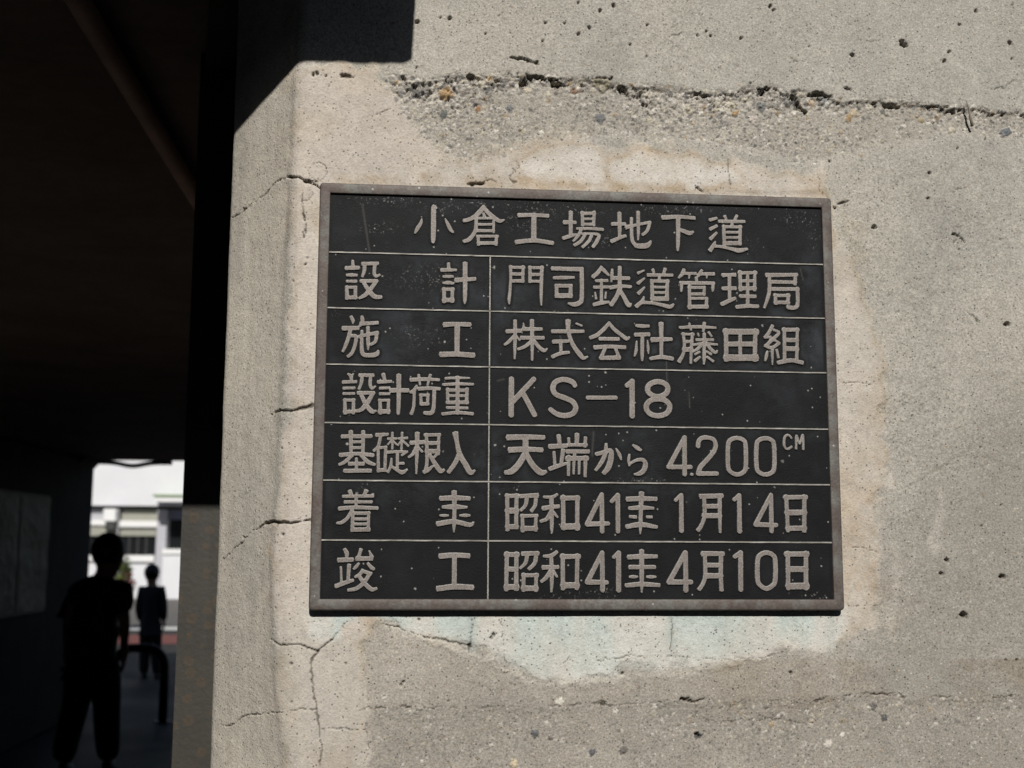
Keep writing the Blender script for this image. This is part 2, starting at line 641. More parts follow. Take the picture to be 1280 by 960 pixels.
def leaves(c, r, n, size):
    b_ = MB()
    for _ in range(n):
        d = Vector((random.gauss(0, 1), random.gauss(0, 1), random.gauss(0, 1))).normalized() * (random.random() ** .5)
        p = Vector(c) + Vector((d.x * r[0], d.y * r[1], d.z * r[2]))
        a = Vector((random.gauss(0, 1), random.gauss(0, 1), random.gauss(0, 1))).normalized()
        u = a.cross(Vector((0, 0, 1))).normalized() * size * random.uniform(.5, 1.1)
        v = a * size * random.uniform(.9, 1.6)
        b_.add([p - v, p + u * .5, p + v, p - u * .5], [(0, 1, 2, 3)])
    return b_


leaves((gx[0] + .02, SY, 1.22), (.20, .2, .26), 420, .05).build('green_crown', plain('leaf_green', (.10, .14, .03), .6, .35, 12), sb)
leaves((gx[0] + .10, SY, .92), (.20, .2, .22), 300, .05).build('red_crown', plain('leaf_red', (.20, .07, .05), .6, .3, 12), sb)
b = MB()
for k in range(5):
    a = k * 1.26
    b.tube([(gx[0], SY, -.01), (gx[0] + .05 * math.cos(a), SY + .05 * math.sin(a), .6), (gx[0] + .15 * math.cos(a), SY + .12 * math.sin(a), 1.25)], [.018, .014, .006], 8)
b.build('trunk', plain('bark', (.09, .065, .045), .8), sb, True)

# barrier hoop of black pipe
HY = float(on_ground(204, 903)[1])
hr = .042
xr_, xl_ = float(at_y(204, 880, HY)[0]), float(at_y(140, 880, HY)[0])
ht = float(at_y(180, 810, HY)[2])
path = [(xl_, HY, -.02), (xl_, HY, ht - .26)]
R_ = .17
for k in range(1, 9):
    a = math.pi - k / 8 * math.pi / 2
    path.append((xl_ + R_ + R_ * math.cos(a), HY, ht - R_ + R_ * math.sin(a)))
for k in range(0, 9):
    a = math.pi / 2 - k / 8 * math.pi / 2
    path.append((xr_ - R_ + R_ * math.cos(a), HY, ht - R_ + R_ * math.sin(a)))
path.append((xr_, HY, -.02))
bh = thing('barrier_hoop', 'black bent pipe barrier hoop standing at the underpass mouth', 'barrier', ((xl_ + xr_) / 2, HY, 0))
MB().tube(path, hr, 18).build('hoop', plain('black_pipe_paint', (.016, .016, .017), .45), bh, True)
M_FOOT = plain('foot_steel', (.03, .03, .03), .5)
for x in (xl_, xr_):
    MB().tube([(x, HY, .001), (x, HY, .012)], .085, 20).build('foot_plate', M_FOOT, bh)


# ------------------------------------------------------------------ people
def skin_mesh(nodes, edges, root, sub=2):
    """nodes: name -> ((x, y, z), rx, ry)"""
    names = list(nodes)
    ix = {n_: i for i, n_ in enumerate(names)}
    me = bpy.data.meshes.new('skin')
    me.from_pydata([tuple(map(float, nodes[n_][0])) for n_ in names], [(ix[a], ix[b_]) for a, b_ in edges], [])
    o = bpy.data.objects.new('skin', me)
    COL.objects.link(o)
    md = o.modifiers.new('skin', 'SKIN')
    md.use_smooth_shade = True
    sl = me.skin_vertices[0].data
    for n_ in names:
        sl[ix[n_]].radius = (nodes[n_][1], nodes[n_][2])
        sl[ix[n_]].use_root = (n_ == root)
    sm = o.modifiers.new('sub', 'SUBSURF')
    sm.levels = sm.render_levels = sub
    dg = bpy.context.evaluated_depsgraph_get()
    dg.update()
    out = bpy.data.meshes.new_from_object(o.evaluated_get(dg))
    bpy.data.objects.remove(o)
    out.polygons.foreach_set('use_smooth', [True] * len(out.polygons))
    return out


def blob(c, r, n=20, k=14, cut=None):
    """an ellipsoid sheet, optionally only the part where cut(p) is true"""
    b_ = MB()
    vv, ff, keep = [], [], []
    for i in range(k + 1):
        th = math.pi * i / k
        for j in range(n):
            ph = 2 * math.pi * j / n
            d = (math.sin(th) * math.cos(ph), math.sin(th) * math.sin(ph), math.cos(th))
            vv.append((c[0] + r[0] * d[0], c[1] + r[1] * d[1], c[2] + r[2] * d[2]))
    for i in range(k):
        for j in range(n):
            q = (i * n + j, i * n + (j + 1) % n, (i + 1) * n + (j + 1) % n, (i + 1) * n + j)
            if cut is None or all(cut(vv[t_]) for t_ in q):
                ff.append(q)
    return b_.add(vv, ff)


def person(label, J, Y, s, skin, top, legs, hair, long_sleeve, face, g=1.0, hd=1.0):
    """J: joint -> (px, py, dy) surveyed on the plane y = Y; s scales the girths; face = +1 looks away (+y)"""
    P = {k: at_y(v[0], v[1], Y) + np.array([0, v[2], 0]) for k, v in J.items()}
    base = 0.5 * (P['ankle_l'] + P['ankle_r'])
    root = thing('person', label, 'person', (base[0], base[1], 0))
    N = {}
    E = []

    def nd(n_, p, rx, ry=None):
        N[n_] = (np.array(p, float), rx * s, (ry or rx) * s)

    def hof(x, y, z):
        return P['head'] + np.array([x, y, z]) * s * hd
    nd('pelvis', P['pelvis'], .118, .095)
    nd('waist', P['pelvis'] * .55 + P['chest'] * .45, .112, .088)
    nd('chest', P['chest'], .135, .10)
    nd('collar', P['neck'] * .78 + P['chest'] * .22, .072, .066)
    nd('neck', P['neck'], .060)
    nd('skull_base', hof(0, 0, -.055), .068 * hd, .075 * hd)
    nd('head', hof(0, 0, .02), .080 * hd, .096 * hd)
    nd('crown', hof(0, -.005 * face, .085), .060 * hd, .070 * hd)
    E += [('pelvis', 'waist'), ('waist', 'chest'), ('chest', 'collar'), ('collar', 'neck'), ('neck', 'skull_base'), ('skull_base', 'head'), ('head', 'crown')]
    nd('nose', hof(0, .112 * face, -.01), .016 * hd)
    E.append(('head', 'nose'))
    for sd in ('l', 'r'):
        sg = -1 if sd == 'l' else 1
        nd('ear_' + sd, hof(.092 * sg, -.005, 0), .012 * hd, .02 * hd)
        E.append(('head', 'ear_' + sd))
        nd('sh_' + sd, P['shoulder_' + sd], .062)
        nd('el_' + sd, P['elbow_' + sd], .043)
        nd('wr_' + sd, P['wrist_' + sd], .029)
        E += [('collar', 'sh_' + sd), ('sh_' + sd, 'el_' + sd), ('el_' + sd, 'wr_' + sd)]
        wr = P['wrist_' + sd]
        dn = wr - P['elbow_' + sd]
        dn = dn / np.linalg.norm(dn)
        palm = wr + dn * .075 * s
        nd('palm_' + sd, palm, .022, .036)
        E.append(('wr_' + sd, 'palm_' + sd))
        for f_, (oy, ln) in enumerate(((.030, .062), (.011, .075), (-.009, .070), (-.028, .055))):
            k1 = palm + dn * .02 * s + np.array([0, oy * s * face, 0])
            k2 = k1 + dn * ln * .55 * s + np.array([-.006 * sg, 0, 0])
            k3 = k1 + dn * ln * s + np.array([-.022 * sg, 0, 0])
            for q_, (nm, pt, rr) in enumerate((('a', k1, .0095), ('b', k2, .0088), ('c', k3, .0075))):
                nd(f'f{f_}{nm}_{sd}', pt, rr / s if s < .8 else rr)
            E += [('palm_' + sd, f'f{f_}a_{sd}'), (f'f{f_}a_{sd}', f'f{f_}b_{sd}'), (f'f{f_}b_{sd}', f'f{f_}c_{sd}')]
        t1 = wr + dn * .03 * s + np.array([-.008 * sg, .032 * face * s, 0])
        t2 = t1 + dn * .045 * s + np.array([-.012 * sg, .022 * face * s, 0])
        nd('t1_' + sd, t1, .011)
        nd('t2_' + sd, t2, .009)
        E += [('palm_' + sd, 't1_' + sd), ('t1_' + sd, 't2_' + sd)]
        nd('hip_' + sd, P['hip_' + sd], .088)
        nd('kn_' + sd, P['knee_' + sd], .058)
        nd('calf_' + sd, P['knee_' + sd] * .62 + P['ankle_' + sd] * .38 + np.array([0, -.02 * face * s, 0]), .056)
        nd('an_' + sd, P['ankle_' + sd], .038)
        toe = P['ankle_' + sd] + np.array([0, .16 * face * s, 0])
        toe[2] = .032 * s
        nd('toe_' + sd, toe, .042, .03)
        E += [('pelvis', 'hip_' + sd), ('hip_' + sd, 'kn_' + sd), ('kn_' + sd, 'calf_' + sd), ('calf_' + sd, 'an_' + sd), ('an_' + sd, 'toe_' + sd)]
    link_mesh('body', skin_mesh(N, E, 'pelvis'), skin, root)

    def shell(names, edges, rt, grow, ends, gk=1.0):
        M2 = {}
        for n_ in names:
            p, rx, ry = N[n_]
            M2[n_] = (p, (rx + grow) * g * gk, (ry + grow) * g * gk)
        for n_, (a, b_, t_, r_) in ends.items():
            p = N[a][0] * (1 - t_) + N[b_][0] * t_
            M2[n_] = (p, r_ * s * g * gk, r_ * s * g * gk)
        return skin_mesh(M2, edges, rt)
    sl_t = .93 if long_sleeve else .78
    if long_sleeve:
        nm = ['pelvis', 'waist', 'chest', 'collar', 'sh_l', 'sh_r', 'el_l', 'el_r']
        ed = [('pelvis', 'waist'), ('waist', 'chest'), ('chest', 'collar'), ('collar', 'sh_l'), ('collar', 'sh_r'), ('sh_l', 'el_l'), ('sh_r', 'el_r'), ('el_l', 'cf_l'), ('el_r', 'cf_r')]
        en = {'cf_l': ('el_l', 'wr_l', .95, .045), 'cf_r': ('el_r', 'wr_r', .95, .045)}
    else:
        nm = ['pelvis', 'waist', 'chest', 'collar', 'sh_l', 'sh_r']
        ed = [('pelvis', 'waist'), ('waist', 'chest'), ('chest', 'collar'), ('collar', 'sh_l'), ('collar', 'sh_r'), ('sh_l', 'cf_l'), ('sh_r', 'cf_r')]
        en = {'cf_l': ('sh_l', 'el_l', .82, .068), 'cf_r': ('sh_r', 'el_r', .82, .068)}
    ed += [('collar', 'nk'), ('pelvis', 'hem')]
    en['nk'] = ('collar', 'neck', .7, .064)
    en['hem'] = ('waist', 'pelvis', 1.75, .135)
    link_mesh('jacket' if long_sleeve else 'shirt', shell(nm, ed, 'pelvis', .016, en), top, root)
    nm = ['pelvis', 'hip_l', 'hip_r', 'kn_l', 'kn_r', 'calf_l', 'calf_r']
    ed = [('pelvis', 'hip_l'), ('pelvis', 'hip_r'), ('hip_l', 'kn_l'), ('hip_r', 'kn_r'), ('kn_l', 'calf_l'), ('kn_r', 'calf_r'), ('calf_l', 'hm_l'), ('calf_r', 'hm_r'), ('pelvis', 'wb')]
    en = {'hm_l': ('calf_l', 'an_l', 1.42, .060), 'hm_r': ('calf_r', 'an_r', 1.42, .060), 'wb': ('pelvis', 'waist', .8, .112)}
    link_mesh('trousers', shell(nm, ed, 'pelvis', .014, en, .95), legs, root)
    hs = s * hd
    hc = N['head'][0] + np.array([0, -.012 * face * hs, .03 * hs])
    hb = blob(hc, (.100 * hs, .120 * hs, .110 * hs), 24, 16, lambda p: (p[1] - hc[1]) * face < .06 * hs + (p[2] - hc[2]) * .9 and p[2] > hc[2] - .088 * hs)
    hb.build('hair', hair, root, True)
    m_shoe = plain('dark_shoe_leather', (.015, .014, .013), .6)
    for sd in ('l', 'r'):
        a = N['an_' + sd][0]
        sole = []
        for k in range(16):
            an = 2 * math.pi * k / 16
            sole.append((a[0] + .048 * s * math.cos(an), a[1] + .075 * s * face + .14 * s * math.sin(an)))
        vv = [(x, y, .002) for x, y in sole] + [(x, y, .035 * s) for x, y in sole]
        vv += [(a[0] + (x - a[0]) * .75, a[1] + (y - a[1]) * .72, .095 * s - .2 * max(0, (y - a[1]) * face)) for x, y in sole]
        ff = [tuple(reversed(range(16))), tuple(range(32, 48))]
        for r_ in range(2):
            ff += [(r_ * 16 + k, r_ * 16 + (k + 1) % 16, r_ * 16 + 16 + (k + 1) % 16, r_ * 16 + 16 + k) for k in range(16)]
        MB().add(vv, ff).build('shoe', m_shoe, root, True)
    return root


M_SKIN = NT('skin_tone').out((.36, .22, .15), .55)
M_HAIR = NT('black_hair').out((.012, .011, .010), .5)
person('larger dark silhouetted person in short sleeves standing inside the underpass',
       dict(head=(135, 698, 0), neck=(130, 719, 0), chest=(121, 757, 0), pelvis=(116, 815, 0),
            shoulder_l=(95, 745, 0), shoulder_r=(149, 740, 0), elbow_l=(86, 781, -.02), elbow_r=(157, 778, -.02),
            wrist_l=(82, 817, .05), wrist_r=(153, 815, .05), hip_l=(104, 826, 0), hip_r=(130, 824, 0),
            knee_l=(93, 882, .05), knee_r=(135, 882, -.03), ankle_l=(83, 938, -.05), ankle_r=(134, 938, .02)),
       cy + 9.17, 1.0, M_SKIN, plain('dark_shirt', (.022, .022, .025), .85, .15, 9), plain('dark_trousers', (.016, .016, .018), .85, .15, 9), M_HAIR, False, 1, 1.5, 1.2)
person('smaller dark silhouetted person in a long sleeved jacket standing beyond the barrier hoop',
       dict(head=(190, 720, 0), neck=(190, 732, 0), chest=(189, 749, 0), pelvis=(188, 780, 0),
            shoulder_l=(179, 738, 0), shoulder_r=(200, 738, 0), elbow_l=(175, 760, -.02), elbow_r=(204, 760, -.02),
            wrist_l=(175.5, 777, .03), wrist_r=(204, 777, .03), hip_l=(183, 784, 0), hip_r=(194, 784, 0),
            knee_l=(181, 811, .02), knee_r=(195, 811, -.01), ankle_l=(180, 837, 0), ankle_r=(196, 837, 0)),
       cy + 15.7, .80, M_SKIN, plain('navy_jacket', (.02, .021, .028), .85, .15, 9), plain('black_trousers', (.014, .014, .015), .85, .15, 9), M_HAIR, True, 1, 1.3, 1.2)


# ------------------------------------------------------------------ the concrete abutment: one dense relief sheet
def vnoise(x, y, seed=0):
    xi, yi = np.floor(x).astype(np.int64), np.floor(y).astype(np.int64)
    xf, yf = x - xi, y - yi
    xf, yf = xf * xf * (3 - 2 * xf), yf * yf * (3 - 2 * yf)

    def hsh(a, b_):
        n_ = (a * 374761393 + b_ * 668265263 + seed * 1442695041) & 0xffffffff
        n_ = ((n_ ^ (n_ >> 13)) * 1274126177) & 0xffffffff
        return ((n_ ^ (n_ >> 16)) & 0xffff) / 65535.0
    a, b_ = hsh(xi, yi), hsh(xi + 1, yi)
    c, d = hsh(xi, yi + 1), hsh(xi + 1, yi + 1)
    return (a * (1 - xf) + b_ * xf) * (1 - yf) + (c * (1 - xf) + d * xf) * yf - .5


def fbm(x, y, octv=5, seed=0, gain=.5):
    o, a = 0, 1.0
    for k in range(octv):
        o = o + a * vnoise(x + 17.3 * k, y - 9.1 * k, seed + k)
        x, y, a = x * 2.03, y * 2.03, a * gain
    return o


def sstep(a, b_, x):
    t = np.clip((x - a) / (b_ - a), 0, 1)
    return t * t * (3 - 2 * t)


def axis(lo, f0, f1, hi, step):
    a = list(np.arange(f0, f1 + step * .5, step))
    st, left = step, []
    x = f0
    while x > lo:
        st *= 1.22
        x -= st
        left.append(max(x, lo))
    st, right = step, []
    x = a[-1]
    while x < hi:
        st *= 1.22
        x += st
        right.append(min(x, hi))
    return np.array(left[::-1] + a + right), len(left), len(left) + len(a)


XA = float(at_y(364, 400, 0.0)[0])               # arris between the front and the splayed corner face
AL = math.radians(46)                            # splay
pA = np.array([XA, 0.0])
# run of the splayed face up to the passage face
LCH = (XA - SILX) / math.cos(AL)
LCH = float(np.clip(LCH, .06, .25))
S, si0, si1 = axis(-4.2, -1.02, LCH + .03, LCH + FARY - .2, .0011)
Zv, zi0, zi1 = axis(0.0, 1.29, 2.345, CEIL, .0011)
# angle of the surface along the run, with eased corners
ang = AL * sstep(-.010, .012, S) + (math.pi / 2 - AL) * sstep(LCH - .008, LCH + .010, S)
ds = np.diff(S)
am = .5 * (ang[1:] + ang[:-1])
px_, py_ = np.zeros(len(S)), np.zeros(len(S))
px_[1:] = np.cumsum(-np.cos(am) * ds)
py_[1:] = np.cumsum(np.sin(am) * ds)
k0 = int(np.argmin(abs(S)))
px_ += XA - px_[k0]
py_ -= py_[0]
BX = np.repeat(px_[:, None], len(Zv), 1)
BYY = np.repeat(py_[:, None], len(Zv), 1)
BZ = np.repeat(Zv[None, :], len(S), 0)
SS = np.repeat(S[:, None], len(Zv), 1)
NX = np.repeat(-np.sin(ang)[:, None], len(Zv), 1)
NY = np.repeat(-np.cos(ang)[:, None], len(Zv), 1)
# the arris wanders: surveyed at several heights
az, ax = [], []
for qx, qy in ((381, 0), (378, 70), (372, 200), (366, 330), (360, 450), (353, 600), (347, 720), (351, 850), (362, 960)):
    q = at_y(qx, qy, 0.0)
    az.append(q[2])
    ax.append(q[0])
o = np.argsort(az)
wob = np.interp(Zv, np.array(az)[o], np.array(ax)[o]) - XA
wgt = np.exp(-np.clip(-SS, 0, 9) / .06) * (SS < 0) + (SS >= 0) * np.clip(1 - SS / LCH, 0, 1)
BX = BX + wgt * wob[None, :]
PX, PYX = project(np.stack([BX, BYY, BZ], -1))
H = np.zeros_like(BX)                            # relief in millimetres
u, v = SS, BZ
H += 3.0 * fbm(u * 5, v * 5, 3, 3) + 1.1 * fbm(u * 28, v * 28, 4, 8)
fineS = sstep(S[si0], S[si0] + .085, S) * (1 - sstep(S[si1 - 10], S[min(si1 + 4, len(S) - 1)], S))
fineZ = sstep(Zv[zi0], Zv[zi0] + .075, Zv) * (1 - sstep(Zv[zi1 - 1] - .085, Zv[zi1 - 1], Zv))
FW = fineS[:, None] * fineZ[None, :]
C = np.zeros(BX.shape + (3,))
C[:] = (.364, .346, .305)
fs, fz_ = slice(si0, si1), slice(zi0, zi1)
h, c = H[fs, fz_], C[fs, fz_]                    # views of the finely meshed part
X, Y = PX[fs, fz_], PYX[fs, fz_]
U, Vv = SS[fs, fz_], BZ[fs, fz_]
jx, jy = fbm(U * 60, Vv * 60, 4, 21), fbm(U * 60, Vv * 60, 4, 33)      # edge roughness
jl = fbm(U * 14, Vv * 14, 4, 41)
jhx, jhy = fbm(U * 210, Vv * 210, 3, 22), fbm(U * 210, Vv * 210, 3, 34)
n_mid = fbm(U * 45, Vv * 45, 5, 51)
n_fine = fbm(U * 260, Vv * 260, 3, 61)
n_low = fbm(U * 6, Vv * 6, 4, 71)


def lerp_c(mask, col):
    c[:] = c * (1 - mask[..., None]) + np.array(col) * mask[..., None]


def mul_c(mask, f):
    c[:] = c * (1 + (np.array(f) - 1) * mask[..., None])


def poly_sd(pts, jit=0.0, jit2=0.0):
    """signed distance (px, negative inside) to a surveyed outline, roughened"""
    P = np.array(pts, float)
    xx, yy = X + jit * jx + jit2 * jl, Y + jit * jy - jit2 * jl
    d = np.full(X.shape, 1e9)
    inside = np.zeros(X.shape, bool)
    for i in range(len(P)):
        a, b_ = P[i], P[(i + 1) % len(P)]
        e_ = b_ - a
        t = np.clip(((xx - a[0]) * e_[0] + (yy - a[1]) * e_[1]) / (e_ @ e_), 0, 1)
        d = np.minimum(d, (xx - a[0] - t * e_[0]) ** 2 + (yy - a[1] - t * e_[1]) ** 2)
        cond = (a[1] > yy) != (b_[1] > yy)
        with np.errstate(divide='ignore', invalid='ignore'):
            xi = (b_[0] - a[0]) * (yy - a[1]) / (b_[1] - a[1] + 1e-12) + a[0]
        inside ^= cond & (xx < xi)
    d = np.sqrt(d)
    return np.where(inside, -d, d)


def win(x0, y0, x1, y1, pad):
    mi = np.where((X.max(1) > x0 - pad) & (X.min(1) < x1 + pad))[0]
    mj = np.where((Y.max(0) > y0 - pad) & (Y.min(0) < y1 + pad))[0]
    if len(mi) == 0 or len(mj) == 0:
        return None
    return slice(mi[0], mi[-1] + 1), slice(mj[0], mj[-1] + 1)


def line_d(pts, wobble=1.5, pad=14):
    """distance in px to a polyline, and the run along it, inside its window"""
    P = np.array(pts, float)
    w_ = win(P[:, 0].min(), P[:, 1].min(), P[:, 0].max(), P[:, 1].max(), pad)
    if w_ is None:
        return None
    xx = X[w_] + wobble * (2.2 * jx[w_] + 1.9 * jhx[w_])
    yy = Y[w_] + wobble * (2.2 * jy[w_] + 1.9 * jhy[w_])
    d = np.full(xx.shape, 1e9)
    run = np.zeros(xx.shape)
    acc = 0
    for i in range(len(P) - 1):
        a, b_ = P[i], P[i + 1]
        e_ = b_ - a
        L = math.hypot(*e_)
        t = np.clip(((xx - a[0]) * e_[0] + (yy - a[1]) * e_[1]) / (L * L), 0, 1)
        q = np.hypot(xx - a[0] - t * e_[0], yy - a[1] - t * e_[1])
        m_ = q < d
        d[m_] = q[m_]
        run[m_] = acc + t[m_] * L
        acc += L
    return w_, d, run / acc


def crack(pts, width=1.6, depth=3.0, wobble=1.5, dirt=.75, taper=True, stain=None):
    r = line_d(pts, wobble)
    if r is None:
        return
    w_, d, run = r
    wd = width * (1 + 1.3 * n_mid[w_] + .9 * jhx[w_])
    if taper:
        wd = wd * (.45 + .55 * np.clip(run * 5, 0, 1))
    g = np.clip(1 - d / np.maximum(wd, .35), 0, 1)
    h[w_] -= depth * np.minimum(1, g * 1.7)
    k = np.clip(g * 1.5, 0, 1)[..., None] * dirt
    c[w_] = c[w_] * (1 - k) + np.array((.045, .038, .03)) * k
    if stain is not None:
        s_ = np.exp(-(d / stain[0]) ** 2)[..., None] * stain[1] * (1 + n_mid[w_][..., None])
        c[w_] = c[w_] * (1 - s_) + np.array(stain[2]) * s_


# -- base cement: slow tonal drift, water marks, trowel scars
mul_c(np.clip(.5 + 1.6 * n_low, 0, 1), (1.10, 1.09, 1.07))
mul_c(np.clip(1.4 * fbm(U * 16, Vv * 5, 4, 91) + .1, 0, 1), (.86, .86, .87))
# upper strip a bit warmer, lower right darker, with a wandering limit
lower_right = poly_sd([(1110, 640), (1160, 560), (1290, 470), (1400, 480), (1400, 1000), (420, 1000), (460, 880), (700, 860), (1000, 850), (1090, 800)], 10, 120)
lerp_c(sstep(60, -60, lower_right) * .55, (.235, .215, .185))
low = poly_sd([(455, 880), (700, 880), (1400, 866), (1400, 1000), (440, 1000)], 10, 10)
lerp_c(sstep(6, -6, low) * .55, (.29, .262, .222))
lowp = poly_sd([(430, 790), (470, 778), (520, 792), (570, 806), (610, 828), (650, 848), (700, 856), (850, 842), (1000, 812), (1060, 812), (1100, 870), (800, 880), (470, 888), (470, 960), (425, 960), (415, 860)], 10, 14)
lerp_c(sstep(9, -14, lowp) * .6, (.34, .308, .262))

# -- smooth setting mortar round the plaque
MORT = [(360, 84), (400, 90), (455, 99), (500, 112), (528, 134), (520, 160), (548, 186), (600, 196), (640, 180), (700, 170), (770, 172), (880, 186), (960, 203),
        (1030, 214), (1058, 262), (1072, 330), (1092, 420), (1112, 480), (1104, 560), (1096, 640), (1098, 720), (1080, 792), (1045, 812), (985, 808),
        (930, 822), (860, 838), (760, 846), (700, 858), (655, 850), (618, 826), (588, 820), (560, 806), (520, 794), (478, 782), (462, 790), (446, 812), (452, 850), (462, 900), (468, 975), (352, 975), (346, 850), (344, 720), (366, 330)]
sd = poly_sd(MORT, 12, 26)
M_ = sstep(8, -9, sd + 15 * n_mid)
smooth = M_
h[:] = h * (1 - .55 * M_) + 1.2 * np.maximum(sstep(4.5, -4.5, sd + 13 * n_mid), sstep(396, 386, X) * sstep(70, 95, Y))
M_ = M_ * (1 - .24 * sstep(1025, 1080, X + 60 * jl + 26 * n_mid)) * (1 - .35 * sstep(780, 800, Y) * sstep(480, 450, X))
lerp_c(M_, (.49, .448, .392))
rim = np.exp(-((sd + 7) / 6) ** 2)
mul_c(rim * np.clip(.6 + 2 * n_mid, 0, 1), (.90, .86, .80))
mul_c(M_ * np.clip(2.2 * fbm(U * 22, Vv * 22, 4, 101), 0, 1), (1.10, 1.08, 1.06))
mul_c(M_ * np.clip(2.4 * fbm(U * 18, Vv * 18, 4, 105), 0, 1), (.90, .86, .80))
# left strip: pinkish
pk = poly_sd([(352, 90), (540, 95), (520, 225), (400, 226), (380, 760), (340, 760), (345, 600)], 8, 20)
lerp_c(sstep(8, -20, pk) * M_ * .5, (.475, .425, .372))
# white lime bloom above the plaque, in lobes
for pl_ in ([(648, 205), (680, 186), (740, 180), (764, 196), (756, 226), (690, 232), (650, 224)],
            [(756, 200), (800, 188), (866, 194), (918, 208), (930, 226), (880, 236), (770, 232)]):
    q = poly_sd(pl_, 6, 8)
    lerp_c(sstep(7, -15, q + 8 * n_mid) * .62, (.60, .57, .52))
    mul_c(np.exp(-((q - 2) / 3.0) ** 2) * .8, (.90, .85, .78))
q = poly_sd([(400, 212), (600, 218), (1040, 236), (1040, 246), (400, 230)], 4, 8)
mul_c(sstep(3, -6, q) * np.clip(.5 + 2 * n_mid, 0, 1), (.88, .82, .74))
# brown weathering right of the plaque
for cx_, cy_, rx, ry, k in ((1075, 640, 22, 60, .5), (1065, 300, 16, 50, .35), (1090, 500, 24, 60, .35), (1070, 730, 20, 40, .55), (1110, 760, 30, 46, .3), (600, 200, 60, 12, .3)):
    g = np.exp(-(((X - cx_ + 14 * jx) / rx) ** 2 + ((Y - cy_ + 14 * jy) / ry) ** 2))
    mul_c(g * k * np.clip(1 + 2.5 * n_mid, 0, 1.6), (.90, .82, .73))
# pale lime patch on the right
for pl_ in ([(1168, 640), (1176, 600), (1184, 640), (1180, 690), (1166, 700), (1160, 690)], [(1118, 690), (1130, 720), (1126, 770), (1110, 800), (1096, 790), (1112, 740)]):
    lerp_c(sstep(5, -8, poly_sd(pl_, 9, 6)) * .35, (.50, .46, .40))
# verdigris wash under and beside the bronze
VG = [(386, 760), (1056, 760), (1060, 788), (1040, 812), (985, 808), (930, 822), (860, 838), (760, 846), (700, 856), (655, 846), (618, 824), (560, 802), (500, 786), (460, 774), (430, 776), (416, 800), (395, 806), (380, 800)]
vg = poly_sd(VG, 8, 10)
vm = sstep(6, -10, vg + 8 * n_mid)
lerp_c(vm * .72, (.55, .55, .505))
lerp_c(vm * np.clip(.42 + 2.0 * fbm(U * 26, Vv * 9, 4, 111), 0, .85) * np.exp(-np.clip(Y - 772, 0, 99) / 55), (.455, .52, .49))
h[:] -= .0 * vm
for cx_, wd_, y1, k in ((590, 7, 812, .55), (838, 6, 815, .45), (700, 5, 800, .25), (1038, 6, 806, .3), (905, 8, 790, .25), (640, 10, 796, .25)):
    g = np.exp(-((X - cx_ + 5 * jx) / wd_) ** 2) * sstep(760, 772, Y) * sstep(y1 + 22, y1 - 16, Y)
    lerp_c(g * k * .8, (.27, .335, .32))
# lip where the mortar's lower edge has broken away
r = line_d([(478, 782), (520, 794), (560, 806), (588, 820), (618, 828), (655, 852), (700, 860), (760, 848), (860, 840), (930, 824), (985, 810)], 3)
w_, d, run = r
g = np.exp(-(d / 5.0) ** 2)
h[w_] += 1.2 * g * np.clip(.6 + 1.5 * jx[w_], 0, 2)
c[w_] = c[w_] * (1 - .45 * g[..., None]) + np.array((.52, .485, .42)) * .45 * g[..., None]

# -- splayed corner face: plastered, with vertical streaks
chm = sstep(0.004, .016, U)
mul_c(chm, (1.22, 1.19, 1.16))
mul_c(chm * np.clip(.3 + 2.2 * fbm(U * 90, Vv * 3.2, 4, 121), 0, 1), (.94, .935, .93))
mul_c(chm * np.clip(2.2 * fbm(U * 60, Vv * 2.4, 3, 131) - .1, 0, 1), (1.07, 1.07, 1.06))
h[:] *= 1 - .6 * chm
h[:] += chm * (.6 * fbm(U * 40, Vv * 4, 3, 141)) - .5 * chm
h[:] += 1.3 * fbm(U * 12, Vv * 9, 3, 151) * np.exp(-(U / .03) ** 2)
st_ = line_d([(372, 205), (368, 330), (362, 450), (354, 600), (348, 680), (346, 740), (352, 860), (366, 950)], 3)
w_, d, run = st_
g = np.exp(-((d - 6) / 6) ** 2) * (X[w_] < 372)
c[w_] = c[w_] * (1 - .10 * g[..., None])

# -- exposed aggregate bands
CRV = np.array([(392, 92), (440, 97), (480, 98), (500, 97), (530, 103), (580, 99), (640, 98), (700, 100), (740, 104), (760, 110), (810, 113), (850, 118), (900, 120),
                (950, 112), (1000, 121), (1040, 128), (1100, 129), (1150, 131), (1200, 138), (1240, 143), (1300, 147)], float)
yc = np.interp(X, CRV[:, 0], CRV[:, 1])
low_b = np.interp(X, [480, 520, 560, 600, 660, 760, 880, 1000, 1060, 1150, 1300], [104, 168, 198, 204, 178, 170, 180, 206, 196, 176, 182])
band = sstep(-8, 3, Y - yc + 10 * jy) * sstep(8, -14, Y - low_b + 16 * jl) * sstep(470, 520, X + 26 * jl)
lerp_c(band * .55, (.335, .305, .255))
h[:] -= band * (2.2 + 1.5 * n_mid)
h[:] += 2.4 * np.exp(-np.clip(yc - Y, 0, 400) / 40) * sstep(2, -3, Y - yc + 5 * jy) * sstep(430, 640, X)
jl_y = np.interp(X, [430, 560, 700, 800, 860, 900, 960, 1010, 1060, 1120, 1180, 1300], [886, 885, 883, 878, 874, 877, 875, 877, 869, 867, 873, 868])
band2 = sstep(0, 10, Y - jl_y + 8 * jy) * sstep(440, 480, X)
h[:] -= band2 * (.8 + .8 * n_mid)

PALETTE = np.array([(.40, .37, .32), (.47, .44, .39), (.30, .275, .24), (.20, .19, .18), (.125, .12, .115), (.58, .55, .49), (.31, .24, .16), (.36, .27, .15), (.26, .25, .23), (.44, .40, .31)])
PW = np.array([.22, .15, .18, .11, .08, .06, .03, .006, .09, .06])
PW = PW / PW.sum()


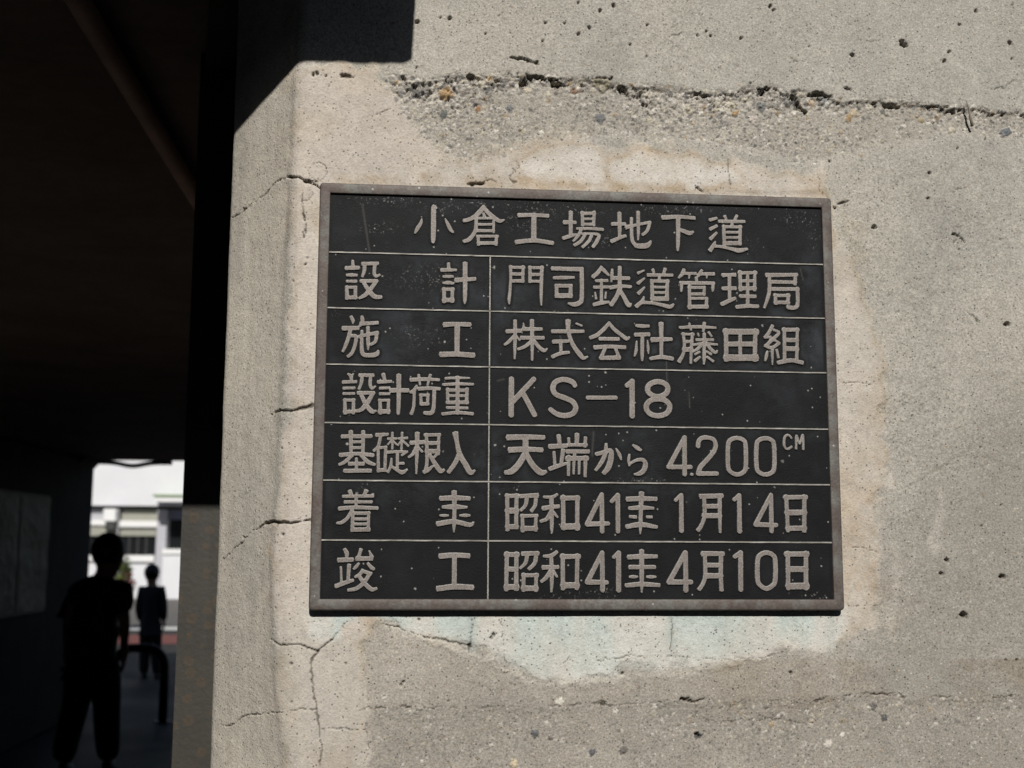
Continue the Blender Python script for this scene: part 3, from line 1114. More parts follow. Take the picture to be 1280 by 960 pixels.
def stones(density, n, r0, r1, lift, tint=.8, seed=1):
    g_ = np.random.default_rng(seed)
    p = density.reshape(-1)
    cum = np.cumsum(p)
    if cum[-1] <= 0:
        return
    ii = np.searchsorted(cum, g_.random(n) * cum[-1])
    I, Jn = np.unravel_index(np.clip(ii, 0, p.size - 1), density.shape)
    cols = PALETTE[g_.choice(len(PALETTE), n, p=PW)]
    for i, j, cc in zip(I, Jn, cols):
        rad = r0 + (r1 - r0) * g_.random() ** 2.6
        one_stone(i, j, rad, cc * g_.uniform(.85, 1.15), lift, tint, g_)


def one_stone(i, j, rad, cc, lift, tint, g_):
    R2 = int(rad * 1.7) + 2
    a0, a1, b0, b1 = max(0, i - R2), min(h.shape[0], i + R2 + 1), max(0, j - R2), min(h.shape[1], j + R2 + 1)
    yy, xx = np.mgrid[a0 - i:a1 - i, b0 - j:b1 - j].astype(float)
    th, asp = g_.uniform(0, math.pi), g_.uniform(.55, 1)
    xr = (xx * math.cos(th) + yy * math.sin(th)) / rad
    yr = (-xx * math.sin(th) + yy * math.cos(th)) / (rad * asp)
    k = g_.integers(3, 7)
    an = np.arctan2(yr, xr)
    q = np.hypot(xr, yr) * (1 + .12 * np.cos(k * an + th * 3) + .08 * np.cos((k + 2) * an))
    body = np.sqrt(np.clip(1 - q * q, 0, 1))
    moat = np.exp(-((q - 1.15) / .2) ** 2)
    h[a0:a1, b0:b1] += lift * rad * body * .55 - .22 * rad * lift * moat
    k_ = (np.clip((1.05 - q) * 4, 0, 1) * tint)[..., None]
    c[a0:a1, b0:b1] = c[a0:a1, b0:b1] * (1 - k_) + cc * k_


core = band * np.exp(-((Y - yc - 8) / 16) ** 2)
stones(band * (.25 + np.clip(.5 + 2 * jl, 0, 1)) * sstep(1200, 900, X), 2600, .9, 3.0, .50, .75, 2)
stones(band * .4 + core, 1500, .9, 3.2, .55, .75, 3)
stones(band * np.clip(.5 + 2 * jl, 0, 1.2), 2600, .8, 2.2, .75, .9, 14)
stones(core * np.clip(.5 + 2.5 * jl, 0, 1) * sstep(1290, 1000, X + 40 * jl), 260, 3.0, 6.5, .55, .85, 4)
stones(np.exp(-((Y - yc) / 4) ** 2) * sstep(470, 520, X), 420, 1.2, 4.0, .55, .8, 5)
stones(band2 * (.5 + np.clip(.5 + 2 * jl, 0, 1)), 3600, .8, 2.4, .40, .62, 6)
stones(band2 * np.exp(-((Y - jl_y - 16) / 22) ** 2) * sstep(560, 1000, X), 300, 1.2, 3.2, .45, .75, 7)
stones(sstep(10, 40, sd) * np.ones_like(X) * .6 + .05, 4200, .7, 1.7, .28, .55, 8)
stones(band2, 36, 2.2, 4.0, .40, .75, 9)


def at_px(px, py):
    d = (X - px) ** 2 + (Y - py) ** 2
    return np.unravel_index(int(np.argmin(d)), d.shape)


gg = np.random.default_rng(5)
for px, py, rad, cc in ((557, 117, 8, (.40, .27, .14)), (1030, 127, 9, (.27, .28, .28)), (752, 106, 9.5, (.30, .27, .17)), (750, 147, 6, (.16, .165, .17)),
                        (1257, 165, 7.5, (.13, .14, .155)), (512, 104, 5, (.46, .43, .37)), (598, 135, 4, (.33, .18, .09)), (610, 100, 5, (.50, .32, .14)),
                        (720, 113, 6, (.25, .15, .10)), (637, 134, 4.5, (.16, .165, .17)), (555, 142, 6, (.13, .14, .13)), (1062, 146, 6, (.36, .25, .13)),
                        (920, 141, 4.5, (.40, .26, .12)), (1014, 128, 5, (.42, .29, .16)), (952, 132, 6, (.17, .175, .17)), (1068, 140, 5, (.50, .42, .30)),
                        (1190, 163, 4, (.50, .45, .36)), (942, 150, 5, (.50, .45, .40)), (1152, 150, 4, (.33, .27, .17)), (668, 917, 4.5, (.10, .105, .11)),
                        (1105, 897, 4, (.10, .10, .10)), (1092, 882, 5, (.16, .15, .14)), (643, 954, 5, (.52, .44, .30)), (740, 940, 4, (.10, .10, .11)),
                        (780, 938, 5, (.13, .12, .11)), (874, 920, 5, (.11, .11, .115)), (1035, 930, 5, (.56, .52, .46)), (540, 110, 4, (.5, .48, .42)),
                        (480, 870, 3, (.5, .48, .44)), (700, 878, 5, (.52, .49, .43)), (965, 905, 3, (.36, .28, .18)), (790, 141, 4.5, (.48, .44, .36)),
                        (782, 134, 4, (.5, .47, .42)), (660, 112, 4, (.52, .46, .36)), (685, 118, 4.5, (.5, .45, .37)), (860, 134, 4, (.42, .38, .3))):
    i, j = at_px(px, py)
    one_stone(i, j, rad, np.array(cc), .5, .92, gg)

# -- crevices of the cold joint
br = np.clip(.25 + 2.6 * fbm(U * 30, Vv * 8, 4, 161), 0, 1)


hf = fbm(U * 110, Vv * 60, 3, 171)


def crevice(pts, width, depth, wob=2.6, broken=True, dirt=.8):
    r_ = line_d(pts, wob, 18)
    if r_ is None:
        return
    w2, d2, _ = r_
    k = (br[w2] if broken else np.ones_like(d2)) * np.clip(.58 + 2.6 * hf[w2], 0, 1.25)
    wd = width * (.25 + 1.0 * k) * (1 + .8 * n_mid[w2])
    g_ = np.clip(1 - d2 / np.maximum(wd, .3), 0, 1) * (k > .12)
    h[w2] -= depth * np.minimum(1, g_ * 1.8) * (.35 + .65 * k)
    kk = (np.clip(g_ * 1.6, 0, 1) * dirt)[..., None]
    c[w2] = c[w2] * (1 - kk) + np.array((.055, .045, .034)) * kk


crevice([(x, y) for x, y in CRV if x >= 490], 1.55, 4.0, 4.2)
crevice([(500, 97), (520, 101), (536, 106)], 3.4, 7, 1.5, False)
crevice([(579, 97), (594, 99)], 3.4, 7, 1.0, False)
crevice([(638, 74), (652, 73), (666, 78), (676, 84), (688, 90)], 1.9, 4.5, 2, False)
crevice([(636, 97), (650, 106), (656, 105)], 3.6, 7, 2, False)
crevice([(660, 94), (672, 96), (690, 99)], 3.0, 6, 2, False)
crevice([(694, 105), (706, 108), (718, 113), (728, 110)], 3.2, 7, 2, False)
crevice([(742, 98), (756, 96), (764, 98)], 2.0, 5, 1.5, False)
crevice([(776, 113), (788, 120), (800, 118)], 3.2, 6, 2, False)
crevice([(935, 105), (948, 110), (960, 114)], 2.6, 6, 2, False)
crevice([(990, 122), (1002, 132), (1010, 142)], 3.0, 7, 2, False)
crevice([(1008, 120), (1022, 118), (1040, 123), (1046, 130)], 2.8, 7, 2, False)
crevice([(1056, 112), (1060, 110), (1066, 120)], 2.2, 5, 2, False)
crevice([(1084, 128), (1100, 131), (1128, 134)], 2.2, 6, 2, False)
crevice([(1190, 138), (1210, 141), (1235, 145), (1262, 143), (1290, 146)], 2.4, 6, 2.5, True)
crevice([(395, 92), (402, 94)], 2.2, 4, 1, False)
crevice([(428, 95), (442, 98)], 2.2, 4, 1, False)
crevice([(580, 231), (590, 230), (602, 228)], 3.0, 6, 1.5, False)
# lower joint
LJ = [(430, 886), (560, 885), (700, 883), (800, 878), (860, 874), (900, 877), (960, 875), (1010, 877), (1060, 869), (1120, 867), (1180, 873), (1300, 868)]
r = line_d(LJ, 3, 40)
w_, d, run = r
below = np.clip(Y[w_] - np.interp(X[w_], [p[0] for p in LJ], [p[1] for p in LJ]), -8, 60)
stn = np.exp(-(below / 15) ** 2) * sstep(800, 1010, X[w_]) * np.clip(.55 + 1.8 * jl[w_], 0, 1)
c[w_] = c[w_] * (1 - .55 * stn[..., None]) + np.array((.19, .145, .095)) * .55 * stn[..., None]
crevice(LJ, 1.15, 2.0, 2.6)
crevice([(845, 873), (862, 876), (880, 874)], 1.5, 3, 2, False)
crevice([(470, 886), (560, 885), (700, 883), (860, 876)], .75, 1.2, 1.4, False, .5)
crevice([(1090, 868), (1120, 868), (1150, 871), (1200, 872)], .9, 2, 2, False, .5)

# grit lodged in and under the crevices
stones(np.exp(-((Y - yc - 3) / 5) ** 2) * sstep(470, 520, X) * sstep(1290, 1100, X), 650, .9, 3.4, .6, .85, 12)
stones(np.exp(-((Y - jl_y - 3) / 4) ** 2) * sstep(440, 480, X), 260, .7, 2.2, .5, .7, 13)
# -- cracks
for pts, wd, dp, wb in (
        ([(291, 273), (303, 266), (315, 253), (322, 250), (330, 245), (338, 236), (345, 229), (352, 224), (360, 222)], 1.0, 2.5, 1.3),
        ([(360, 222), (372, 221), (380, 225), (388, 230), (395, 233), (404, 237)], 2.6, 6, .8),
        ([(384, 224), (390, 228), (400, 227)], 1.6, 4, .8),
        ([(338, 518), (350, 513), (365, 514), (378, 511), (392, 507)], 1.8, 4, .8),
        ([(276, 702), (290, 690), (300, 681), (305, 673), (320, 662)], 1.1, 2.6, 1.2),
        ([(320, 662), (330, 655), (342, 653), (352, 654), (370, 652), (390, 650)], 2.2, 5, .8),
        ([(336, 799), (350, 806), (362, 806), (376, 806), (385, 810), (397, 814)], 1.4, 3, .8),
        ([(434, 774), (426, 785), (416, 798), (400, 812), (392, 822), (389, 835), (392, 860), (394, 880), (399, 905), (402, 935), (399, 965)], 1.3, 3, 1.2),
        ([(273, 906), (286, 907), (298, 901), (310, 894), (330, 891), (345, 890), (360, 888), (396, 885)], 1.0, 2.2, 1.2),
        ([(400, 911), (420, 910), (440, 912), (456, 912)], .9, 2, 1.2),
        ([(590, 774), (590, 785), (589, 800), (586, 812)], 1.1, 2.4, 1.2),
        ([(838, 772), (840, 785), (838, 800), (836, 815)], .7, 1.4, 1.2),
        ([(626, 774), (628, 800), (634, 830)], .55, 1.1, 1.5),
        ([(478, 781), (500, 785), (515, 791), (540, 796), (570, 803), (588, 808)], 1.3, 3, 1.5),
        ([(1040, 258), (1044, 260)], 2.4, 5, .5), ([(1046, 255), (1054, 254), (1060, 252)], 1.6, 4, .6),
        ([(1046, 479), (1064, 478), (1088, 482)], .8, 1.6, 1.2),
        ([(1060, 757), (1080, 756), (1096, 758)], .7, 1.5, 1.2),
        ([(1055, 685), (1080, 684), (1098, 690)], .7, 1.4, 1.4),
        ([(700, 830), (712, 824), (720, 830), (740, 831), (757, 824), (800, 818)], .8, 1.6, 1.6),
        ([(800, 820), (860, 824), (940, 822), (985, 812)], .6, 1.2, 2.0),
        ([(468, 144), (480, 139), (488, 136)], 1.0, 2, .8),
        ([(910, 200), (911, 214), (912, 232)], .8, 1.2, 1.0),
        ([(640, 206), (645, 214), (639, 222), (645, 228)], 1.1, 2, 1.4), ([(646, 201), (650, 208), (644, 214)], .9, 2, 1.2),
        ([(604, 226), (614, 224), (620, 228)], 1.0, 2, 1.0),
        ([(866, 232), (872, 234), (878, 240)], 2.0, 4, .8),
        ([(1020, 214), (1024, 225), (1024, 240)], .8, 1.4, 1.2),
        ([(380, 268), (381, 275)], 1.9, 4, .6), ([(382, 280), (382, 292)], 1.7, 4, .8), ([(379, 290), (381, 297)], 1.4, 3, .6),
        ([(378, 240), (380, 260), (382, 275)], .8, 1.6, 1.2),
        ([(385, 214), (390, 205), (399, 202), (407, 208), (409, 217), (404, 224), (394, 226), (387, 221), (385, 214)], .9, 1.6, .8),
        ([(378, 252), (386, 250), (391, 243)], 1.0, 2, .8),
        ([(1190, 292), (1200, 296), (1208, 303)], 1.8, 4, 1.2), ([(1200, 290), (1196, 298), (1192, 303)], 1.3, 3, 1.0),
        ([(1206, 388), (1216, 394), (1224, 404)], .9, 2, 1.2), ([(1190, 240), (1204, 236), (1216, 230)], .8, 1.5, 2.2),
        ([(362, 411), (378, 412), (392, 410)], .6, 1.0, .8),
        ([(860, 895), (900, 905), (960, 897), (1010, 905)], .8, 1.5, 2.5),
        ([(456, 900), (460, 930), (452, 960)], .7, 1.4, 2.0),
        ([(640, 915), (680, 922), (730, 930)], .7, 1.3, 2.6),
        ([(827, 31), (842, 33), (848, 29)], 1.0, 2, 1.5), ([(836, 48), (850, 42), (857, 38)], .9, 2, 1.5),
        ([(1074, 50), (1090, 52), (1100, 47)], .8, 1.6, 1.5), ([(985, 68), (992, 76), (1010, 78)], .8, 1.6, 1.5), ([(1230, 112), (1254, 110), (1268, 100)], .9, 1.6, 2)):
    crack(pts, wd * (.72 if wd < 1.45 else .9), dp, wb)
for pts in ([(1120, 612), (1155, 597), (1190, 575), (1215, 558)], [(1212, 572), (1235, 572), (1276, 590)], [(1100, 545), (1140, 560), (1150, 585)]):
    crack(pts, 2.4, .5, 1.6, .16)
# faint craze lines in the mortar
gz = np.random.default_rng(77)
for _ in range(46):
    i, j = gz.integers(0, X.shape[0]), gz.integers(0, X.shape[1])
    if sd[i, j] > -6:
        continue
    x0_, y0_ = X[i, j], Y[i, j]
    a_ = gz.uniform(0, 6.28)
    pts = [(x0_, y0_)]
    for _k in range(gz.integers(3, 7)):
        a_ += gz.normal(0, .5)
        pts.append((pts[-1][0] + 9 * math.cos(a_), pts[-1][1] + 9 * math.sin(a_)))
    crack(pts, .5, .7, 1.2, .35)


# -- air holes
def pit(px, py, rad, depth=None, dark=True, jag=.15):
    i, j = at_px(px, py)
    rc = rad * .86 / 1.1
    R2 = int(rc * 2) + 3
    a0, a1, b0, b1 = max(0, i - R2), min(h.shape[0], i + R2 + 1), max(0, j - R2), min(h.shape[1], j + R2 + 1)
    yy, xx = np.mgrid[a0 - i:a1 - i, b0 - j:b1 - j].astype(float)
    an = np.arctan2(yy, xx)
    ph = gg.uniform(0, 6)
    q = np.hypot(xx, yy) / rc * (1 + jag * np.cos(2 * an + ph) + jag * .7 * np.cos(5 * an + ph * 2))
    body = np.clip(1.25 - q, 0, 1) ** .5
    h[a0:a1, b0:b1] -= (depth or 2.3 * rad) * np.clip(body, 0, 1)
    if dark:
        k = (np.clip((1.1 - q) * 2, 0, 1) * .65)[..., None]
        c[a0:a1, b0:b1] = c[a0:a1, b0:b1] * (1 - k) + np.array((.06, .048, .04)) * k


for px, py, r_ in ((963, 7, 2.6), (968, 12, 2.2), (809, 32, 1.8), (872, 44, 1.8), (883, 39, 1.7), (889, 45, 1.9), (926, 48, 2.2), (1066, 68, 2.9), (1129, 54, 4.4), (1132, 56, 3.2), (1180, 76, 2.5),
                   (1186, 65, 2.2), (1200, 30, 2.2), (1220, 14, 2.6), (1263, 53, 2.8), (1265, 74, 1.6), (1012, 58, 1.4), (808, 71, 1.4), (1196, 186, 1.6), (1162, 216, 2.2), (1037, 201, 1.8), (1160, 248, 1.9),
                   (1093, 284, 3.0), (1266, 6, 1.7), (940, 190, 1.3), (521, 27, 2.9), (562, 22, 2.6), (722, 4, 2.0), (767, 7, 2.6), (750, 14, 2.4), (682, 29, 2.0), (736, 35, 2.4), (723, 43, 2.2), (706, 30, 1.8),
                   (678, 51, 1.9), (607, 42, 1.7), (787, 56, 1.8), (520, 85, 1.7), (550, 22, 1.6), (623, 19, 1.3), (1259, 405, 3.4), (1199, 312, 1.4), (1183, 700, 2.8), (1176, 717, 2.4), (1253, 721, 3.4),
                   (1205, 769, 4.4), (1252, 631, 1.5), (1227, 658, 1.5), (988, 841, 2.2), (873, 920, 3.4), (502, 856, 1.9), (504, 853, 1.8), (778, 842, 1.9), (480, 870, 1.6), (524, 775, 1.8), (614, 797, 2.4), (617, 793, 2.2),
                   (1271, 825, 1.8), (1257, 825, 1.6), (560, 876, 1.4), (391, 93, 2.4), (408, 95, 1.7), (412, 108, 1.2), (366, 352, 1.3), (340, 330, 1.2), (352, 560, 1.3), (310, 610, 1.2), (354, 668, 1.8), (365, 830, 1.6),
                   (382, 330, 1.6), (384, 322, 1.3), (365, 878, 1.4), (432, 830, 1.5), (1140, 520, 1.4), (1168, 460, 1.3), (1226, 560, 1.4), (1124, 390, 1.3), (1250, 300, 1.4), (1150, 350, 1.2)):
    pit(px, py, r_)
for _ in range(900):
    i, j = gz.integers(0, X.shape[0]), gz.integers(0, X.shape[1])
    pit(X[i, j], Y[i, j], gz.uniform(.5, 1.05), None, True, .1)

# -- flat seat behind the plaque
seat = sstep(5, -3, np.maximum(np.abs(X - .5 * (np.interp(Y, [227, 763], [400, 385]) + np.interp(Y, [247, 763], [1039, 1056]))) - .5 * (np.interp(Y, [247, 763], [1039, 1056]) - np.interp(Y, [227, 763], [400, 385])),
                               np.abs(Y - 500) - 258))
h[:] = h * (1 - seat) + 0.4 * seat
h += .22 * n_fine + .35 * n_mid

# fade the fine work into the plain concrete outside
mean_c = np.array((.357, .34, .30))
out_n = fbm(u * 3, v * 3, 4, 201)[..., None]
lowm = (sstep(-10, 10, PYX - 875 + 14 * fbm(u * 25, v * 25, 3, 202)) * (SS < 0))[..., None]
lower_right_out = (sstep(1040, 1330, PX + 260 * fbm(u * 4, v * 4, 3, 203)) * sstep(480, 760, PYX))[..., None]  # same darker tone towards the lower right, outside the fine mesh
mc = np.ones_like(C) * mean_c * (1 + .35 * out_n)
mc = mc * (1 - .45 * lower_right_out) + np.array((.245, .225, .195)) * .45 * lower_right_out
mc = mc * (1 - .55 * lowm) + np.array((.29, .265, .226)) * .55 * lowm
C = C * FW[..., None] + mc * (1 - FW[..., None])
Hf = 3.0 * fbm(u * 5, v * 5, 3, 3) + 1.1 * fbm(u * 28, v * 28, 4, 8)
H = H * FW + Hf * (1 - FW)
H[:, 0] = 0
H[:, -1] = 0
V = np.stack([BX + NX * H * .001, BYY + NY * H * .001, BZ], -1)
ab = thing('concrete_abutment', 'weathered cracked concrete wall with splayed corner carrying the dark plaque', 'concrete wall', (1.5, 0, 0))
SM = np.zeros(BX.shape)
SM[fs, fz_] = np.maximum(smooth, .7 * chm) * (1 - band) 
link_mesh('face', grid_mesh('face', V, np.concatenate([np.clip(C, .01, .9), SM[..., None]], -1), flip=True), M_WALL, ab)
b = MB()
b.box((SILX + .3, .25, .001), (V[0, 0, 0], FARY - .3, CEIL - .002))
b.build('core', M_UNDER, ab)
print('abutment vertices', V.shape, 'LCH', LCH)

# a dry twig caught on the joint
ta, tb = at_y(1207.5, 125, -.010), at_y(1215.5, 158, -.006)
tw = MB().tube([ta, ta * .7 + tb * .3 + np.array([.0012, 0, 0]), ta * .35 + tb * .65, tb], [.0007, .0011, .0015, .0018], 8).build('twig', plain('dry_twig', (.22, .19, .15), .8), None, True)
tag(tw, 'thin dry twig stuck upright on the rough joint right of the plaque', 'twig')

